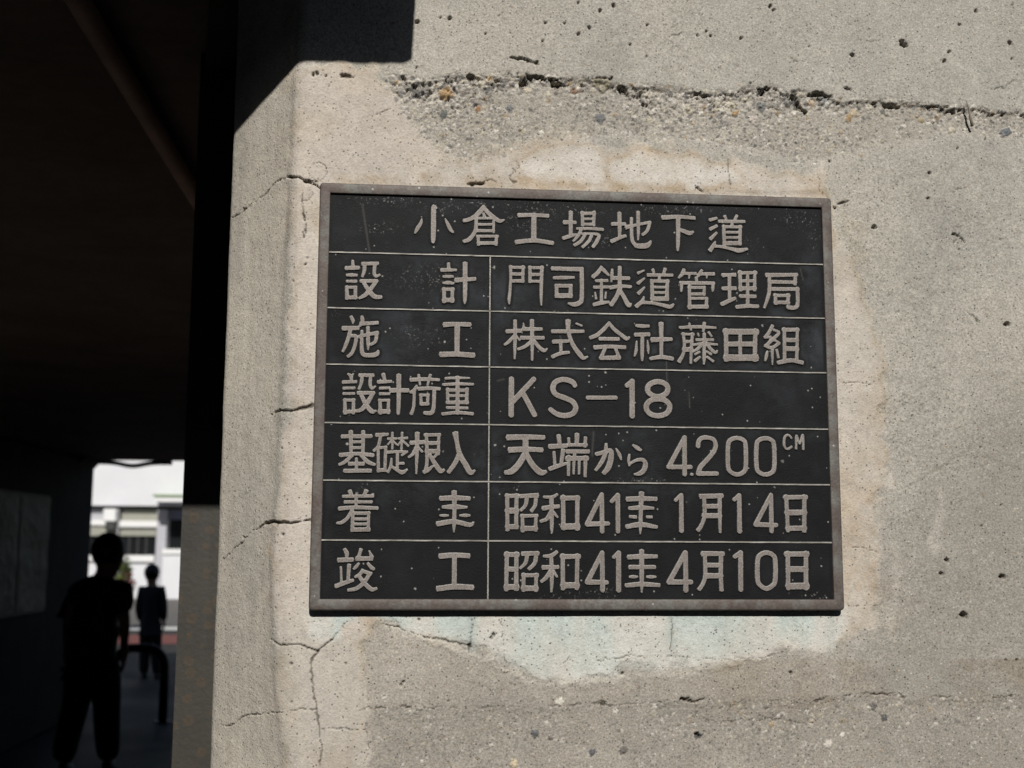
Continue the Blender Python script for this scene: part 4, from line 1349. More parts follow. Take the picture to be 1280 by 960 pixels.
# crop key: (origin x, origin y, scale)   glyph lines:  crop|panel|stroke; stroke ...   stroke = x,y,w x,y,w
CROPS = {'A': (510,245,8), 'B': (640,245,8), 'C': (790,250,8), 'D': (420,315,7.111), 'E': (625,320,8), 'F': (735,325,8),
 'G': (845,325,8), 'H': (420,390,7.111), 'I': (625,392,8), 'J': (735,392,8), 'K': (845,392,8), 'L': (425,460,7.111),
 'M': (625,460,5.565), 'N': (415,532,6.737), 'O': (625,532,6.4), 'P': (815,532,6.4), 'Q': (410,605,6.737), 'R': (625,605,6.4),
 'S': (820,605,6.4), 'T': (410,675,6.4), 'V': (625,677,6.4), 'U': (820,677,6.4)}
GLYPHS = """
A|0|262,115,58 256,140,52 255,300,52 252,440,44 248,465,20;138,222,12 128,270,34 95,325,42 72,370,22;372,225,14 395,275,36 425,335,42 450,362,24
A|0|755,110,45 720,155,52 660,210,46 600,238,44 565,245,40;755,110,45 800,165,46 860,215,46 915,250,44 960,240,20;755,175,26 765,205,34;690,222,30 860,222,30;682,225,38 678,330,38 650,390,42 610,435,46 565,452,40;858,222,28 855,360,28;690,283,30 850,285,30;690,346,36 855,348,34;695,402,32 895,402,32;702,402,34 706,485,34;886,402,34 880,485,34;705,472,40 880,470,40
B|0|75,192,48 200,190,44 355,198,42;220,200,52 218,430,56;50,460,50 220,445,48 400,470,46
B|0|530,262,48 630,264,38;588,165,44 588,380,40;520,420,44 600,395,40 640,385,26;702,162,34 708,290,36;822,162,34 818,290,34;700,174,38 825,174,38;715,229,28 815,229,28;710,282,30 818,282,36;655,326,30 780,325,32 905,335,36;690,340,34 660,400,34 615,448,26;700,376,26 860,385,34 855,440,40 815,505,38;735,380,36 690,450,36 630,490,38;800,385,36 770,450,36 710,508,34
B|0|1010,280,44 1125,280,40;1075,175,44 1078,400,36;1002,450,46 1080,418,38 1130,400,36;1262,165,40 1265,340,34 1262,438,18;1150,310,50 1200,300,40 1240,290,34 1380,262,34;1378,265,34 1355,345,36 1310,385,34;1195,225,34 1200,420,38 1225,480,44 1260,500,54 1350,495,58 1388,455,26
C|0|315,175,52 470,168,44 620,180,42;463,180,46 462,400,42 458,490,30 457,510,16;480,295,36 540,320,48 580,332,48 610,318,26
C|0|785,198,38 845,182,30;788,290,40 845,260,34;790,385,40 845,330,30;835,415,16 815,455,40 785,500,44;815,460,36 900,468,34 1000,490,40 1070,505,50 1150,490,30;930,165,36 945,195,26;1048,160,34 1030,195,30;880,212,40 1120,216,36;1000,225,34 1005,260,34;918,258,34 925,440,38;1085,262,34 1080,440,38;915,267,34 1090,270,34;930,322,30 1075,324,30;930,375,30 1075,376,30;930,432,46 1080,432,46
D|1|148,80,26 150,120,30;95,142,40 195,140,38;100,205,28 140,204,34 180,206,28;100,260,28 175,260,32;95,312,32 98,410,36;172,312,32 172,410,32;95,314,30 175,314,30;98,405,38 172,403,38;240,105,36 365,102,36;255,105,36 250,170,32 235,215,26;345,110,32 340,190,32 355,215,30 385,205,26;225,258,36 360,258,36;360,260,34 300,340,42 255,385,40 210,408,26;240,265,34 290,340,42 340,395,44 395,400,36
D|1|1000,105,30 1003,145,30;945,160,40 1065,160,26;958,218,26 1000,218,32 1035,218,26;955,275,22 1000,272,36 1040,278,26;960,327,34 962,440,34;1035,327,32 1032,440,32;955,332,34 1040,332,34;960,427,42 1035,427,42;1072,250,46 1150,245,40 1230,240,38;1148,105,44 1148,300,40 1146,420,34 1144,462,12
E|2|105,105,36 108,200,30 100,350,30 92,430,34 92,480,16;105,113,34 240,116,34;232,105,32 228,258,30;115,180,36 230,182,38;115,250,38 230,250,38;300,110,34 300,258,34;295,117,34 425,117,34;310,185,36 420,185,36;300,252,34 410,255,34;420,110,36 415,250,36 412,400,32 414,490,18
E|2|530,125,46 700,130,46 815,132,50;818,130,44 818,420,44 790,470,50 740,485,48 690,475,26;545,218,34 640,216,40 735,216,30;565,297,36 568,400,40;708,297,38 705,400,42;565,298,42 708,298,42;570,397,52 705,397,52
F|2|135,75,36 100,125,44 55,165,44;135,80,40 170,115,40 205,150,26;85,208,34 190,206,34;68,273,36 200,270,34;135,200,30 135,420,34;72,325,18 82,385,26;180,325,22 175,380,22;65,445,40 130,430,44 205,420,30;243,95,24 240,150,34 235,215,20;250,180,44 405,182,40;318,75,40 318,290,44;230,275,44 330,262,40 425,268,34;318,290,46 285,370,44 235,445,46;320,300,40 360,370,46 405,450,50 430,440,24
F|2|505,130,34 560,105,20;505,230,40 565,185,22;510,330,42 565,275,22;560,370,20 540,415,40 490,460,46;545,425,40 640,430,36 740,450,40 820,468,44 855,445,24;650,100,34 665,140,24;772,92,36 755,140,28;605,150,38 840,152,34;715,160,30 715,205,32;640,207,36 645,390,42;795,207,34 790,390,42;640,211,38 800,213,38;650,271,30 790,273,30;650,326,30 790,326,30;645,387,50 790,387,50
F|2|960,100,36 940,145,40 910,175,24;945,135,34 1075,135,34;1015,140,30 1012,185,14;1138,105,28 1105,155,38;1120,140,36 1255,140,40;1190,150,30 1188,180,14;1085,180,36 1088,215,30;930,228,40 1255,232,40;938,230,38 935,300,26 932,318,12;1250,230,36 1250,290,32 1245,318,12;1015,262,34 1018,480,38;1010,275,34 1165,275,34;1165,272,32 1162,345,32;1020,341,34 1165,339,32;1020,384,34 1190,384,32;1188,382,34 1185,475,36;1015,468,44 1190,466,44
G|2|475,152,46 530,148,38 585,148,46;535,150,38 538,400,36;475,285,42 590,283,44;465,440,46 540,405,44 590,385,36;640,118,38 648,300,38;790,118,34 788,300,34;635,130,38 800,128,36;718,125,32 718,460,38;650,210,36 790,208,34;645,285,46 790,283,44;650,362,42 790,365,40;615,470,44 720,460,44 815,465,40
G|2|915,150,48 1060,150,44 1205,148,40;1195,145,38 1192,240,36;935,217,42 1195,224,38;935,150,36 935,310,38 910,410,34 885,475,26;945,290,42 1220,292,42;1215,285,40 1220,430,38 1195,475,44 1130,475,46 1115,460,20;995,347,36 998,435,36;1125,347,36 1120,430,40;990,355,36 1130,355,36;995,425,40 1125,425,42
H|3|135,45,30 150,75,32 150,102,14;70,145,44 190,142,40;128,155,36 110,230,34 80,310,32 62,348,24;115,215,30 175,215,34 172,280,32 145,360,32 110,392,32;230,45,30 235,80,34 215,120,26;225,105,38 365,96,34;283,140,32 285,270,32 285,335,16;210,220,36 260,205,32 365,185,36;362,185,32 350,260,32 310,288,28;230,170,26 228,330,34 245,378,40 300,385,42 360,375,44 375,345,20
H|3|970,112,48 1075,108,42 1185,112,44;1078,115,50 1075,360,44;940,378,52 1075,375,48 1215,385,50
I|4|75,178,44 200,172,44;152,75,38 150,300,36 147,450,20;140,225,34 90,280,38 50,310,28;165,230,28 195,265,22;235,95,14 240,150,30;240,155,44 410,155,38;320,75,44 322,250,40 322,465,24;220,242,44 430,242,38;310,280,40 250,330,38 185,355,32;345,280,40 395,340,42 440,370,40 470,352,18
I|4|530,178,42 680,178,42 830,178,36;682,80,56 682,150,44 700,240,42 740,330,46 800,410,52 835,445,40 875,432,20;765,100,22 815,120,26;540,280,44 620,278,42 690,275,34;608,280,36 610,385,34;530,430,40 600,400,40 685,388,34
J|4|212,95,34 160,155,42 90,215,42 30,240,40;212,95,34 260,155,42 330,210,42 385,250,44 412,238,24;125,252,40 300,254,40;75,338,46 220,330,42 365,338,42;170,350,36 135,435,40;275,350,34 310,435,36;130,445,44 310,440,48
J|4|490,120,34 540,125,42 605,125,32;480,212,44 605,208,42;545,215,36 543,400,38 542,470,20;488,275,16 482,370,32 467,425,18;597,268,14 602,340,28 605,400,16;650,262,54 740,258,48 830,256,40;732,105,52 735,250,40 735,420,36;630,450,36 735,435,46 840,450,44
K|4|45,140,32 220,132,38 395,142,28;135,100,24 150,160,26;285,98,38 275,175,26;72,200,32 85,300,32 75,400,34 35,475,42;165,200,30 155,350,34 150,495,26;65,207,30 175,207,28;85,280,38 160,280,36;85,360,54 155,358,50;222,200,20 228,222,22;330,190,28 355,225,26;210,262,32 370,262,30;285,205,36 285,320,36;175,312,26 285,300,34 410,310,26;270,300,36 220,350,34 175,380,22;305,300,36 350,355,38 395,390,34 415,370,18;283,340,34 283,440,36 280,505,18;235,385,26 195,405,26;240,435,26 195,470,36;310,380,26 350,405,30;315,435,28 370,475,30
K|4|500,165,46 505,465,44;795,168,44 790,465,44;495,180,62 805,182,62;505,442,70 800,442,68;643,180,36 645,440,38;510,305,52 790,305,54
K|4|965,125,36 925,200,36 890,235,28;985,165,30 1030,195,34 960,265,38 905,320,36;890,240,26 945,235,30;900,322,38 960,342,38 1025,302,34;945,265,28 990,268,28 1035,295,26;965,345,32 966,420,28 966,510,14;915,380,24 905,430,34 895,470,22;1010,365,28 1025,435,28;1085,152,36 1088,460,36;1215,152,32 1210,460,34;1080,162,46 1218,162,42;1095,264,48 1210,266,46;1095,352,52 1210,352,52;1030,490,44 1150,468,46 1260,490,44
L|5|75,55,22 98,75,34 100,110,26;115,55,18 100,80,22;32,125,34 140,122,28;35,180,30 125,178,26;35,228,28 122,228,26;42,282,30 45,400,34;120,282,28 118,400,30;38,286,28 125,286,28;42,390,36 120,390,34;180,65,36 290,65,34;195,65,34 190,130,30 170,182,26;272,70,30 268,150,30 285,180,28 312,165,20;165,222,36 295,222,34;295,225,34 235,320,44 190,370,38 150,382,30;185,230,34 225,315,40 280,385,42 315,382,22
L|5|385,60,36 397,110,30;345,125,36 450,120,28;358,180,28 435,176,26;358,230,28 435,230,26;355,287,30 358,400,34;430,287,28 428,400,28;350,287,28 435,287,26;355,387,44 430,387,40;458,200,44 525,198,40 598,200,40;522,70,44 522,250,38 518,390,32 517,412,16
L|5|635,105,38 755,100,36 875,105,28;700,65,26 710,145,22;802,65,28 780,150,22;680,160,22 655,205,38 630,215,30;660,205,28 655,340,28 635,405,32;705,185,36 800,180,34 880,185,32;838,190,34 832,350,34 810,400,40 755,400,34;718,237,26 722,325,28;782,237,26 778,320,28;715,242,28 785,240,28;722,320,34 780,320,32
L|5|940,92,26 1050,88,26 1150,90,18;920,148,28 1050,142,30 1180,145,26;1045,85,36 1045,400,36;955,187,28 958,310,28;1130,187,30 1125,310,32;955,197,32 1130,199,32;960,247,26 1130,248,26;955,306,34 1130,306,34;955,353,28 1130,356,26;915,410,30 1045,397,32 1175,408,32
M|6|80,78,38 78,328,38;235,78,36 92,232,38;165,185,38 240,325,38
M|6|520,120,36 500,95,38 440,80,38 385,100,38 368,145,38 390,185,38 450,208,38 505,235,38 527,275,38 510,315,38 455,332,38 395,320,36 352,290,34
M|6|612,207,30 805,207,30
M|6|885,122,34 920,95,36;920,92,38 920,335,38
M|6|1098,95,38 1137,104,38 1165,128,38 1165,165,38 1137,190,38 1098,200,38 1060,190,38 1031,165,38 1031,128,38 1060,104,38 1098,95,38;1100,216,38 1150,226,38 1180,258,38 1176,295,38 1150,322,38 1100,333,38 1050,322,38 1024,295,38 1020,258,38 1050,226,38 1100,216,38
N|7|158,55,36 160,230,28;262,55,34 260,230,28;90,92,34 325,90,34;165,138,26 260,138,26;165,187,26 260,187,26;75,248,38 210,237,32 340,250,34;165,255,30 110,305,32 65,328,26;250,255,32 300,305,36 355,328,28;150,322,34 260,322,34;205,280,24 205,370,28;110,382,36 320,380,34
N|7|380,80,36 465,75,28;410,85,28 390,170,26 355,210,26;388,190,24 390,385,26;452,180,26 445,380,26;385,190,28 455,182,24;390,377,32 445,374,32;508,62,22 508,195,20;475,112,24 540,110,22;500,130,20 470,160,18;515,130,18 545,160,18;590,62,22 585,195,20;565,110,22 630,105,24;582,130,18 555,165,18;598,130,22 640,170,22;478,225,28 560,220,26 630,222,24;625,225,22 590,250,20;550,225,26 550,370,26;550,320,22 600,318,26;500,280,18 495,340,26 472,390,24;495,340,22 540,370,28 590,395,36 630,372,20
N|7|670,145,38 765,140,36;718,70,40 714,260,30 710,405,16;705,190,28 680,240,30 648,265,22;725,185,26 758,220,22;795,75,28 800,300,28 785,385,30;785,80,28 905,78,30;900,80,26 895,240,26;800,148,34 895,148,34;800,217,42 895,215,36;780,390,36 815,370,34 845,345,22;825,250,30 860,310,38 910,380,42 940,375,24;885,240,26 840,290,22
N|7|1040,72,50 1052,140,36 1075,240,44 1125,330,48 1165,395,46 1200,380,20;1070,245,40 1035,320,40 985,388,36
O|8|70,95,48 210,92,44 345,95,38;85,195,48 210,190,44 330,195,40;205,95,46 205,220,48;205,220,48 150,310,50 95,365,50 50,375,36;210,230,44 265,320,48 325,375,50 365,370,28
O|8|470,85,36 478,150,34;405,168,42 525,162,36;432,215,24 440,320,26;505,200,34 490,310,28;405,345,36 460,325,36 525,305,24;550,105,24 555,160,24;550,155,28 690,155,28;617,75,38 615,150,34;685,100,28 680,165,26;540,208,34 705,208,34;600,215,28 595,255,26;540,265,38 695,262,38;550,250,32 548,395,24;592,270,26 590,385,18;635,270,26 633,385,18;685,255,34 682,405,24
O|8|775,228,32 830,215,34 885,200,36 890,250,44 870,330,46 835,378,36;850,150,24 845,220,36 815,290,34 770,355,26;930,185,14 955,230,30 970,272,16
O|8|1068,158,20 1100,180,36 1125,195,24;1035,235,20 1030,285,24 1035,320,16;1035,310,22 1090,278,26 1145,275,32 1165,310,40 1150,360,40 1115,385,36 1080,390,18
P|8|262,95,36 135,330,38;135,332,38 310,332,36;262,95,36 262,390,38
P|8|319,390,27 320,391,27
P|8|370,165,36 375,125,36 400,100,36 440,96,36 490,110,36 510,150,36 500,200,36 450,265,38 390,330,38 372,385,38;372,385,38 520,385,36
P|8|680,100,36 630,115,36 610,160,36 610,330,36 635,375,36 682,392,36 730,375,36 752,330,36 750,160,36 730,115,36 680,100,36
P|8|908,102,36 858,117,36 838,162,36 838,332,36 863,377,36 910,392,36 958,377,36 980,332,36 978,162,36 958,117,36 908,102,36
P|8|1115,100,20 1100,80,20 1080,78,20 1062,95,20 1058,150,20 1068,180,20 1090,188,20 1118,170,20
P|8|1155,185,19 1157,80,19 1182,145,18 1208,75,19 1212,190,19
Q|9|185,65,36 200,100,26;320,62,36 300,100,26;130,105,28 375,102,28;145,152,28 365,152,26;238,100,28 235,195,26;100,208,36 230,198,32 410,205,32;205,215,28 165,285,30 115,325,30 78,330,22;208,237,28 205,390,32;342,242,26 338,390,26;210,247,30 345,247,28;215,296,26 340,296,26;215,338,24 340,338,24;205,386,36 340,384,36
Q|9|1062,75,46 1065,200,34 1062,330,32 1060,405,14;955,122,42 1065,118,44 1185,122,36;970,195,28 1065,193,44 1165,197,24;945,266,18 978,266,26 1010,266,18;1115,266,20 1155,266,30 1190,266,20;930,335,44 1060,318,42 1190,345,38 1225,325,18
R|10|58,90,32 60,365,32;132,90,32 130,350,32;55,98,36 140,95,34;60,215,48 130,215,48;60,345,42 132,342,40;170,98,34 295,92,38;215,100,34 205,170,30 170,208,26;288,95,34 282,170,30 255,212,30;180,252,28 182,375,30;288,252,26 285,370,28;175,257,30 295,254,28;182,357,42 285,357,40
R|10|455,85,22 420,105,28 355,105,22;412,110,36 415,330,30 414,395,14;350,195,38 410,185,36 465,180,32;405,230,32 375,280,32 330,298,26;430,230,26 460,265,18;505,102,34 508,355,36;620,107,34 618,360,34;500,115,40 625,112,38;508,342,50 620,340,50
R|10|815,85,36 700,318,40;700,322,42 865,318,34;815,85,36 818,380,36
R|10|895,140,32 940,92,36;943,90,38 945,380,36
R|10|1133,80,44 1128,200,34 1125,330,30 1122,400,12;1025,122,40 1130,118,40 1245,120,34;1040,195,30 1130,190,38 1225,195,24;1045,262,26 1085,265,28;1180,265,24 1212,265,24;1020,342,36 1125,325,42 1250,345,30
S|10|158,130,30 200,92,34;203,90,34 205,375,38
S|10|365,100,42 525,95,38;385,105,32 390,250,32 365,330,32 340,368,34;510,95,34 512,260,30 515,385,22;390,180,38 510,178,38;385,255,42 510,255,42
S|10|628,125,32 665,95,34;667,92,36 670,380,38
S|10|922,88,34 800,322,38;800,325,40 962,330,36;922,88,34 926,378,36
S|10|1042,100,34 1058,375,30;1188,100,34 1188,375,34;1035,108,38 1200,105,36;1050,230,46 1190,228,46;1055,357,42 1190,354,42
T|11|135,80,28 150,110,34 148,150,18;90,162,38 190,158,34;102,220,18 108,350,20;168,205,30 160,330,26;68,368,36 130,345,34 195,325,26;262,80,28 250,120,26 232,150,24;235,150,36 345,150,34;330,90,14 350,135,30;245,190,18 225,215,28 208,232,20;320,190,22 345,220,30 365,232,24;275,245,26 255,275,28 220,295,22;275,250,30 340,270,28;335,270,32 285,345,32 225,390,32 165,402,24;245,285,30 285,340,34 345,395,34 385,390,22
T|11|905,130,44 1010,122,42 1120,128,40;1012,130,38 1010,350,38;885,390,44 1010,375,44 1150,380,42
V|12|55,95,34 50,385,32;132,95,32 130,380,36;50,105,40 140,105,38;55,222,40 130,222,40;50,365,44 135,365,44;185,98,36 300,95,36;218,100,32 205,170,30 165,212,22;290,95,34 280,170,32 235,218,28;190,264,30 188,390,30;290,264,28 288,390,30;185,272,32 298,270,30;188,375,44 290,375,42
V|12|452,85,28 410,115,34 355,118,24;410,120,32 415,300,32 412,400,18;350,208,36 460,205,32;400,240,30 370,290,32 335,318,26;430,240,26 455,280,20;502,112,34 505,375,34;620,112,34 615,375,32;498,122,40 630,120,38;505,352,48 618,350,46
V|12|818,90,36 702,320,42;702,325,44 855,328,34;818,90,36 822,390,38
V|12|912,125,30 950,90,36;950,92,40 950,390,40
V|12|1135,80,40 1135,300,34 1135,405,14;1035,125,38 1135,120,40 1250,120,30;1045,205,36 1235,205,32;1042,283,20 1070,283,28 1098,283,18;1180,283,20 1210,283,28 1245,283,18;1015,352,34 1135,342,38 1270,350,32
U|12|235,90,40 105,325,40;105,325,42 280,325,38;238,90,36 240,390,40
U|12|378,98,42 535,98,36;392,100,32 395,270,32 375,340,32 348,380,32;522,100,36 520,270,34 525,385,34;400,190,38 520,190,36;400,275,44 520,275,42
U|12|632,122,34 675,92,36;678,90,40 680,385,38
U|12|885,90,38 840,105,38 815,150,38 815,310,38 840,355,38 885,378,38 930,355,38 955,310,38 955,150,38 930,105,38 885,90,38
U|12|1055,92,36 1060,375,34;1202,92,36 1202,375,36;1045,102,42 1210,100,42;1060,222,46 1200,222,46;1060,358,50 1205,356,54
"""


# ------------------------------------------------------------------ the plaque
def bronze():
    t = NT('weathered_bronze')
    co = t.coord()
    f = t.noise(co, 26, 6, .65)
    c = t.ramp(f, [(.3, (.082, .063, .055)), (.5, (.106, .086, .076)), (.7, (.145, .134, .121))])
    g = t.noise(co, 34, 6, .7)
    c = t.mix(t.ramp(g, [(.47, 0), (.62, .75)]), c, (.155, .158, .143))
    g3 = t.noise(co, 50, 5, .7)
    c = t.mix(t.ramp(g3, [(.54, 0), (.66, .6)]), c, (.075, .052, .048))
    s = t.noise(co, 300, 3, .7)
    c = t.mix(.4, c, t.ramp(s, [(.3, .25), (.7, .75)]), 'OVERLAY')
    v = t.voro(co, 150)
    k = t.n('ShaderNodeSeparateColor')
    t.l(v.outputs['Color'], k.inputs[0])
    sp = t.math('MULTIPLY', t.ramp(v.outputs['Distance'], [(.10, 1), (.24, 0)]), t.ramp(k.outputs[0], [(.90, 0), (.92, .8)]))
    c = t.mix(sp, c, (.42, .41, .38))
    t.bump(t.math('ADD', s, t.math('MULTIPLY', f, .6)), .0004, .8)
    return t.out(c, .62, .25, .4)


def letter_mat():
    t = NT('rubbed_bronze_letters')
    co = t.coord()
    at = t.n('ShaderNodeAttribute', attribute_name='Tone')
    f = t.noise(co, 60, 5, .65)
    c = t.ramp(f, [(.3, (.175, .150, .134)), (.7, (.245, .221, .202))])
    c = t.mix(at.outputs['Fac'], c, (.37, .365, .335))  # paler stroke edges: worn metal plus light caught by the bevels, painted in
    s = t.noise(co, 700, 3, .7)
    c = t.mix(.7, c, t.ramp(s, [(.3, .2), (.7, .8)]), 'OVERLAY')
    t.bump(s, .0003, .8)
    return t.out(c, .6, .25, .4)


def panel_mat():
    t = NT('blackened_field')
    co = t.coord()
    f = t.noise(co, 14, 6, .65)
    c = t.ramp(f, [(.35, (.006, .0061, .0065)), (.7, (.0095, .0101, .011))])
    d = t.noise(co, 30, 7, .7)
    e_ = t.noise(co, 9, 4, .6)
    at = t.n('ShaderNodeAttribute', attribute_name='Tone')
    ch = t.n('ShaderNodeSeparateColor')
    t.l(at.outputs['Color'], ch.inputs[0])
    dust = t.math('MULTIPLY', t.ramp(d, [(.40, .0), (.62, 1)]), t.ramp(e_, [(.42, .08), (.60, .9)]))
    c = t.mix(t.math('MULTIPLY', dust, ch.outputs[1]), c, (.036, .040, .045))
    c = t.mix(t.math('MULTIPLY', ch.outputs[2], .6), c, (.075, .073, .068))
    for sc, thr, col, r0 in ((103, .974, (.36, .35, .32), .15), (207, .95, (.28, .28, .26), .2), (60, .985, (.33, .32, .29), .11)):
        v = t.voro(co, sc)
        k = t.n('ShaderNodeSeparateColor')
        t.l(v.outputs['Color'], k.inputs[0])
        jd = t.math('ADD', v.outputs['Distance'], t.math('MULTIPLY', t.math('SUBTRACT', t.noise(co, 420, 3), .5), .3))
        sp = t.math('MULTIPLY', t.ramp(jd, [(r0 * .6, 1), (r0 * 1.3, 0)]), t.ramp(k.outputs[0], [(thr, 0), (thr + .004, .85)]))
        c = t.mix(sp, c, col)
    n_ = t.noise(co, 330, 5, .75)
    c = t.mix(t.math('MULTIPLY', ch.outputs[0], t.ramp(n_, [(.585, 0), (.65, .9)])), c, (.24, .235, .22))
    s = t.noise(co, 500, 3, .7)
    t.bump(t.math('ADD', s, t.math('MULTIPLY', d, .8)), .0005, .8)
    return t.out(c, t.ramp(d, [(.3, .5), (.7, .7)]), 0, .12)


M_BRZ, M_LET, M_FLD = bronze(), letter_mat(), panel_mat()
PW_, PH_, FRW = .6, .48112, .01209
plq = thing('building_plaque', 'dark rectangular bronze plaque with raised Japanese lettering on the concrete wall', 'plaque', (0, 0, PLQ_Z - PH_ / 2))


def rrect(hw, hh, r, n=5):
    o_ = []
    for cx_, cz_, a0 in ((hw - r, hh - r, 0), (-hw + r, hh - r, 90), (-hw + r, -hh + r, 180), (hw - r, -hh + r, 270)):
        for k in range(n + 1):
            a = math.radians(a0 + 90 * k / n)
            o_.append((cx_ + r * math.cos(a), cz_ + r * math.sin(a)))
    return o_


FIELD_Y = FACE_Y + .0030
loops = []
for i, y, r in ((.0005, .004, .004), (0, FACE_Y + .0028, .004), (.0003, FACE_Y + .0012, .0039), (.0011, FACE_Y + .0003, .0034), (.0022, FACE_Y, .003),
                (FRW - .0009, FACE_Y, .0009), (FRW - .0002, FACE_Y + .0003, .0006), (FRW, FACE_Y + .0009, .0005), (FRW + .0004, FIELD_Y + .002, .0004)):
    loops.append([(x, y, PLQ_Z + z) for x, z in rrect(PW_ / 2 - i, PH_ / 2 - i, r)])
n = len(loops[0])
b = MB()
b.add([p for l_ in loops for p in l_], [(k * n + j, k * n + (j + 1) % n, (k + 1) * n + (j + 1) % n, (k + 1) * n + j) for k in range(len(loops) - 1) for j in range(n)])
fr = b.build('frame', M_BRZ, plq, True)
MB().box((-PW_ / 2 + .006, FIELD_Y + .0025, PLQ_Z - PH_ / 2 + .006), (PW_ / 2 - .006, .0035, PLQ_Z + PH_ / 2 - .006)).build('back_plate', M_BRZ, plq)

# rows and dividers, surveyed
rows = []
for (xa, ya, xb, yb) in ((411, 315, 1028, 331), (410, 385, 1032, 398), (407, 456, 1033, 465.6), (405.8, 529, 1035.5, 536), (404.4, 601, 1038, 605.4), (402, 675.8, 1040, 677.6)):
    rows.append(.5 * (at_y(xa, ya, FIELD_Y)[2] + at_y(xb, yb, FIELD_Y)[2]))
xdiv = .5 * (at_y(613.3, 321, FIELD_Y)[0] + at_y(609, 749, FIELD_Y)[0])
IX, IZ = PW_ / 2 - FRW, PH_ / 2 - FRW
LWD = .0009
top_z, bot_z = PLQ_Z + IZ, PLQ_Z - IZ


def divider(x0, z0, x1, z1):
    hz_ = abs(x1 - x0) > abs(z1 - z0)
    b_ = MB()
    n_ = 60 if hz_ else 60
    vv, ff = [], []
    for k in range(n_ + 1):
        t_ = k / n_
        x, z = x0 + (x1 - x0) * t_, z0 + (z1 - z0) * t_
        wv = random.uniform(-.00012, .00012)
        for o_, y in ((-1.25, FIELD_Y + .0008), (-.75, FACE_Y + .0016 + random.uniform(0, .0002)), (.75, FACE_Y + .0016 + random.uniform(0, .0002)), (1.25, FIELD_Y + .0008)):
            vv.append((x, y, z + o_ * LWD + wv) if hz_ else (x + o_ * LWD + wv, y, z))
    for k in range(n_):
        for q in range(3):
            ff.append((k * 4 + q, k * 4 + q + 1, k * 4 + 4 + q + 1, k * 4 + 4 + q))
    return b_.add(vv, ff).build('divider', M_DIV, plq)


def div_mat():
    t = NT('worn_divider_edge')
    co = t.coord()
    c = t.ramp(t.noise(co, 70, 5, .7), [(.35, (.20, .19, .165)), (.65, (.36, .35, .315))])
    return t.out(c, .55, .25, .4)


M_DIV = div_mat()
for z in rows:
    divider(-IX, z, IX, z)
zz = [rows[0]] + rows[1:] + [bot_z]
for k in range(6):
    divider(xdiv, zz[k] - LWD * 1.26, xdiv, (zz[k + 1] + LWD * 1.26) if k < 5 else bot_z)
cells = [(-IX, IX, top_z, rows[0])]
for k in range(6):
    cells += [(-IX, xdiv, zz[k], zz[k + 1]), (xdiv, IX, zz[k], zz[k + 1])]
# patches where the blackening has flaked to speckle (photo px: x, y, rx, ry)
FLAKE = [(485, 250, 60, 6), (470, 285, 26, 6), (600, 253, 60, 5), (560, 262, 30, 5), (720, 262, 40, 6), (850, 262, 60, 5), (1000, 275, 18, 12), (1018, 300, 6, 12), (940, 300, 7, 6), (455, 400, 6, 3), (418, 392, 6, 4),
         (540, 348, 40, 14), (447, 462, 8, 5), (730, 742, 40, 6), (690, 745, 16, 5), (645, 608, 8, 3), (1022, 744, 16, 5), (755, 738, 10, 5), (455, 607, 6, 4), (1020, 395, 5, 6), (530, 420, 30, 10), (660, 270, 25, 20),
         (760, 300, 12, 8), (745, 285, 8, 8), (690, 390, 40, 3), (800, 600, 30, 3)]
# raised characters: distance field of the brush strokes, meshed with a rounded shoulder
def stroke_field(Xg, Zg, strokes, square=False):
    d = np.full(Xg.shape, 1e9)
    for st in strokes:
        if len(st) == 1:
            st = [st[0], st[0]]
        for (a, b_) in zip(st[:-1], st[1:]):
            ex, ez = b_[0] - a[0], b_[1] - a[1]
            L2 = ex * ex + ez * ez + 1e-12
            t = np.clip(((Xg - a[0]) * ex + (Zg - a[1]) * ez) / L2, 0, 1)
            r = a[2] * (1 - t) + b_[2] * t
            d = np.minimum(d, np.hypot(Xg - a[0] - t * ex, Zg - a[1] - t * ez) - r)
            first, last = a is st[0], b_ is st[-1]
            if square and (first or last):               # chisel-cut ends
                L = math.sqrt(L2)
                tr = ((Xg - a[0]) * ex + (Zg - a[1]) * ez) / L
                pr_ = np.abs((Xg - a[0]) * ez - (Zg - a[1]) * ex) / L
                lo_ = -.78 * a[2] if first and a[2] > .00125 else 0
                hi_ = L + (.78 * b_[2] if last and b_[2] > .00125 else 0)
                q0, q1 = np.maximum(pr_ - r + .0003, 0), np.maximum(np.maximum(lo_ - tr, tr - hi_) + .0003, 0)
                d = np.minimum(d, np.hypot(q0, q1) - .0003)
    return d


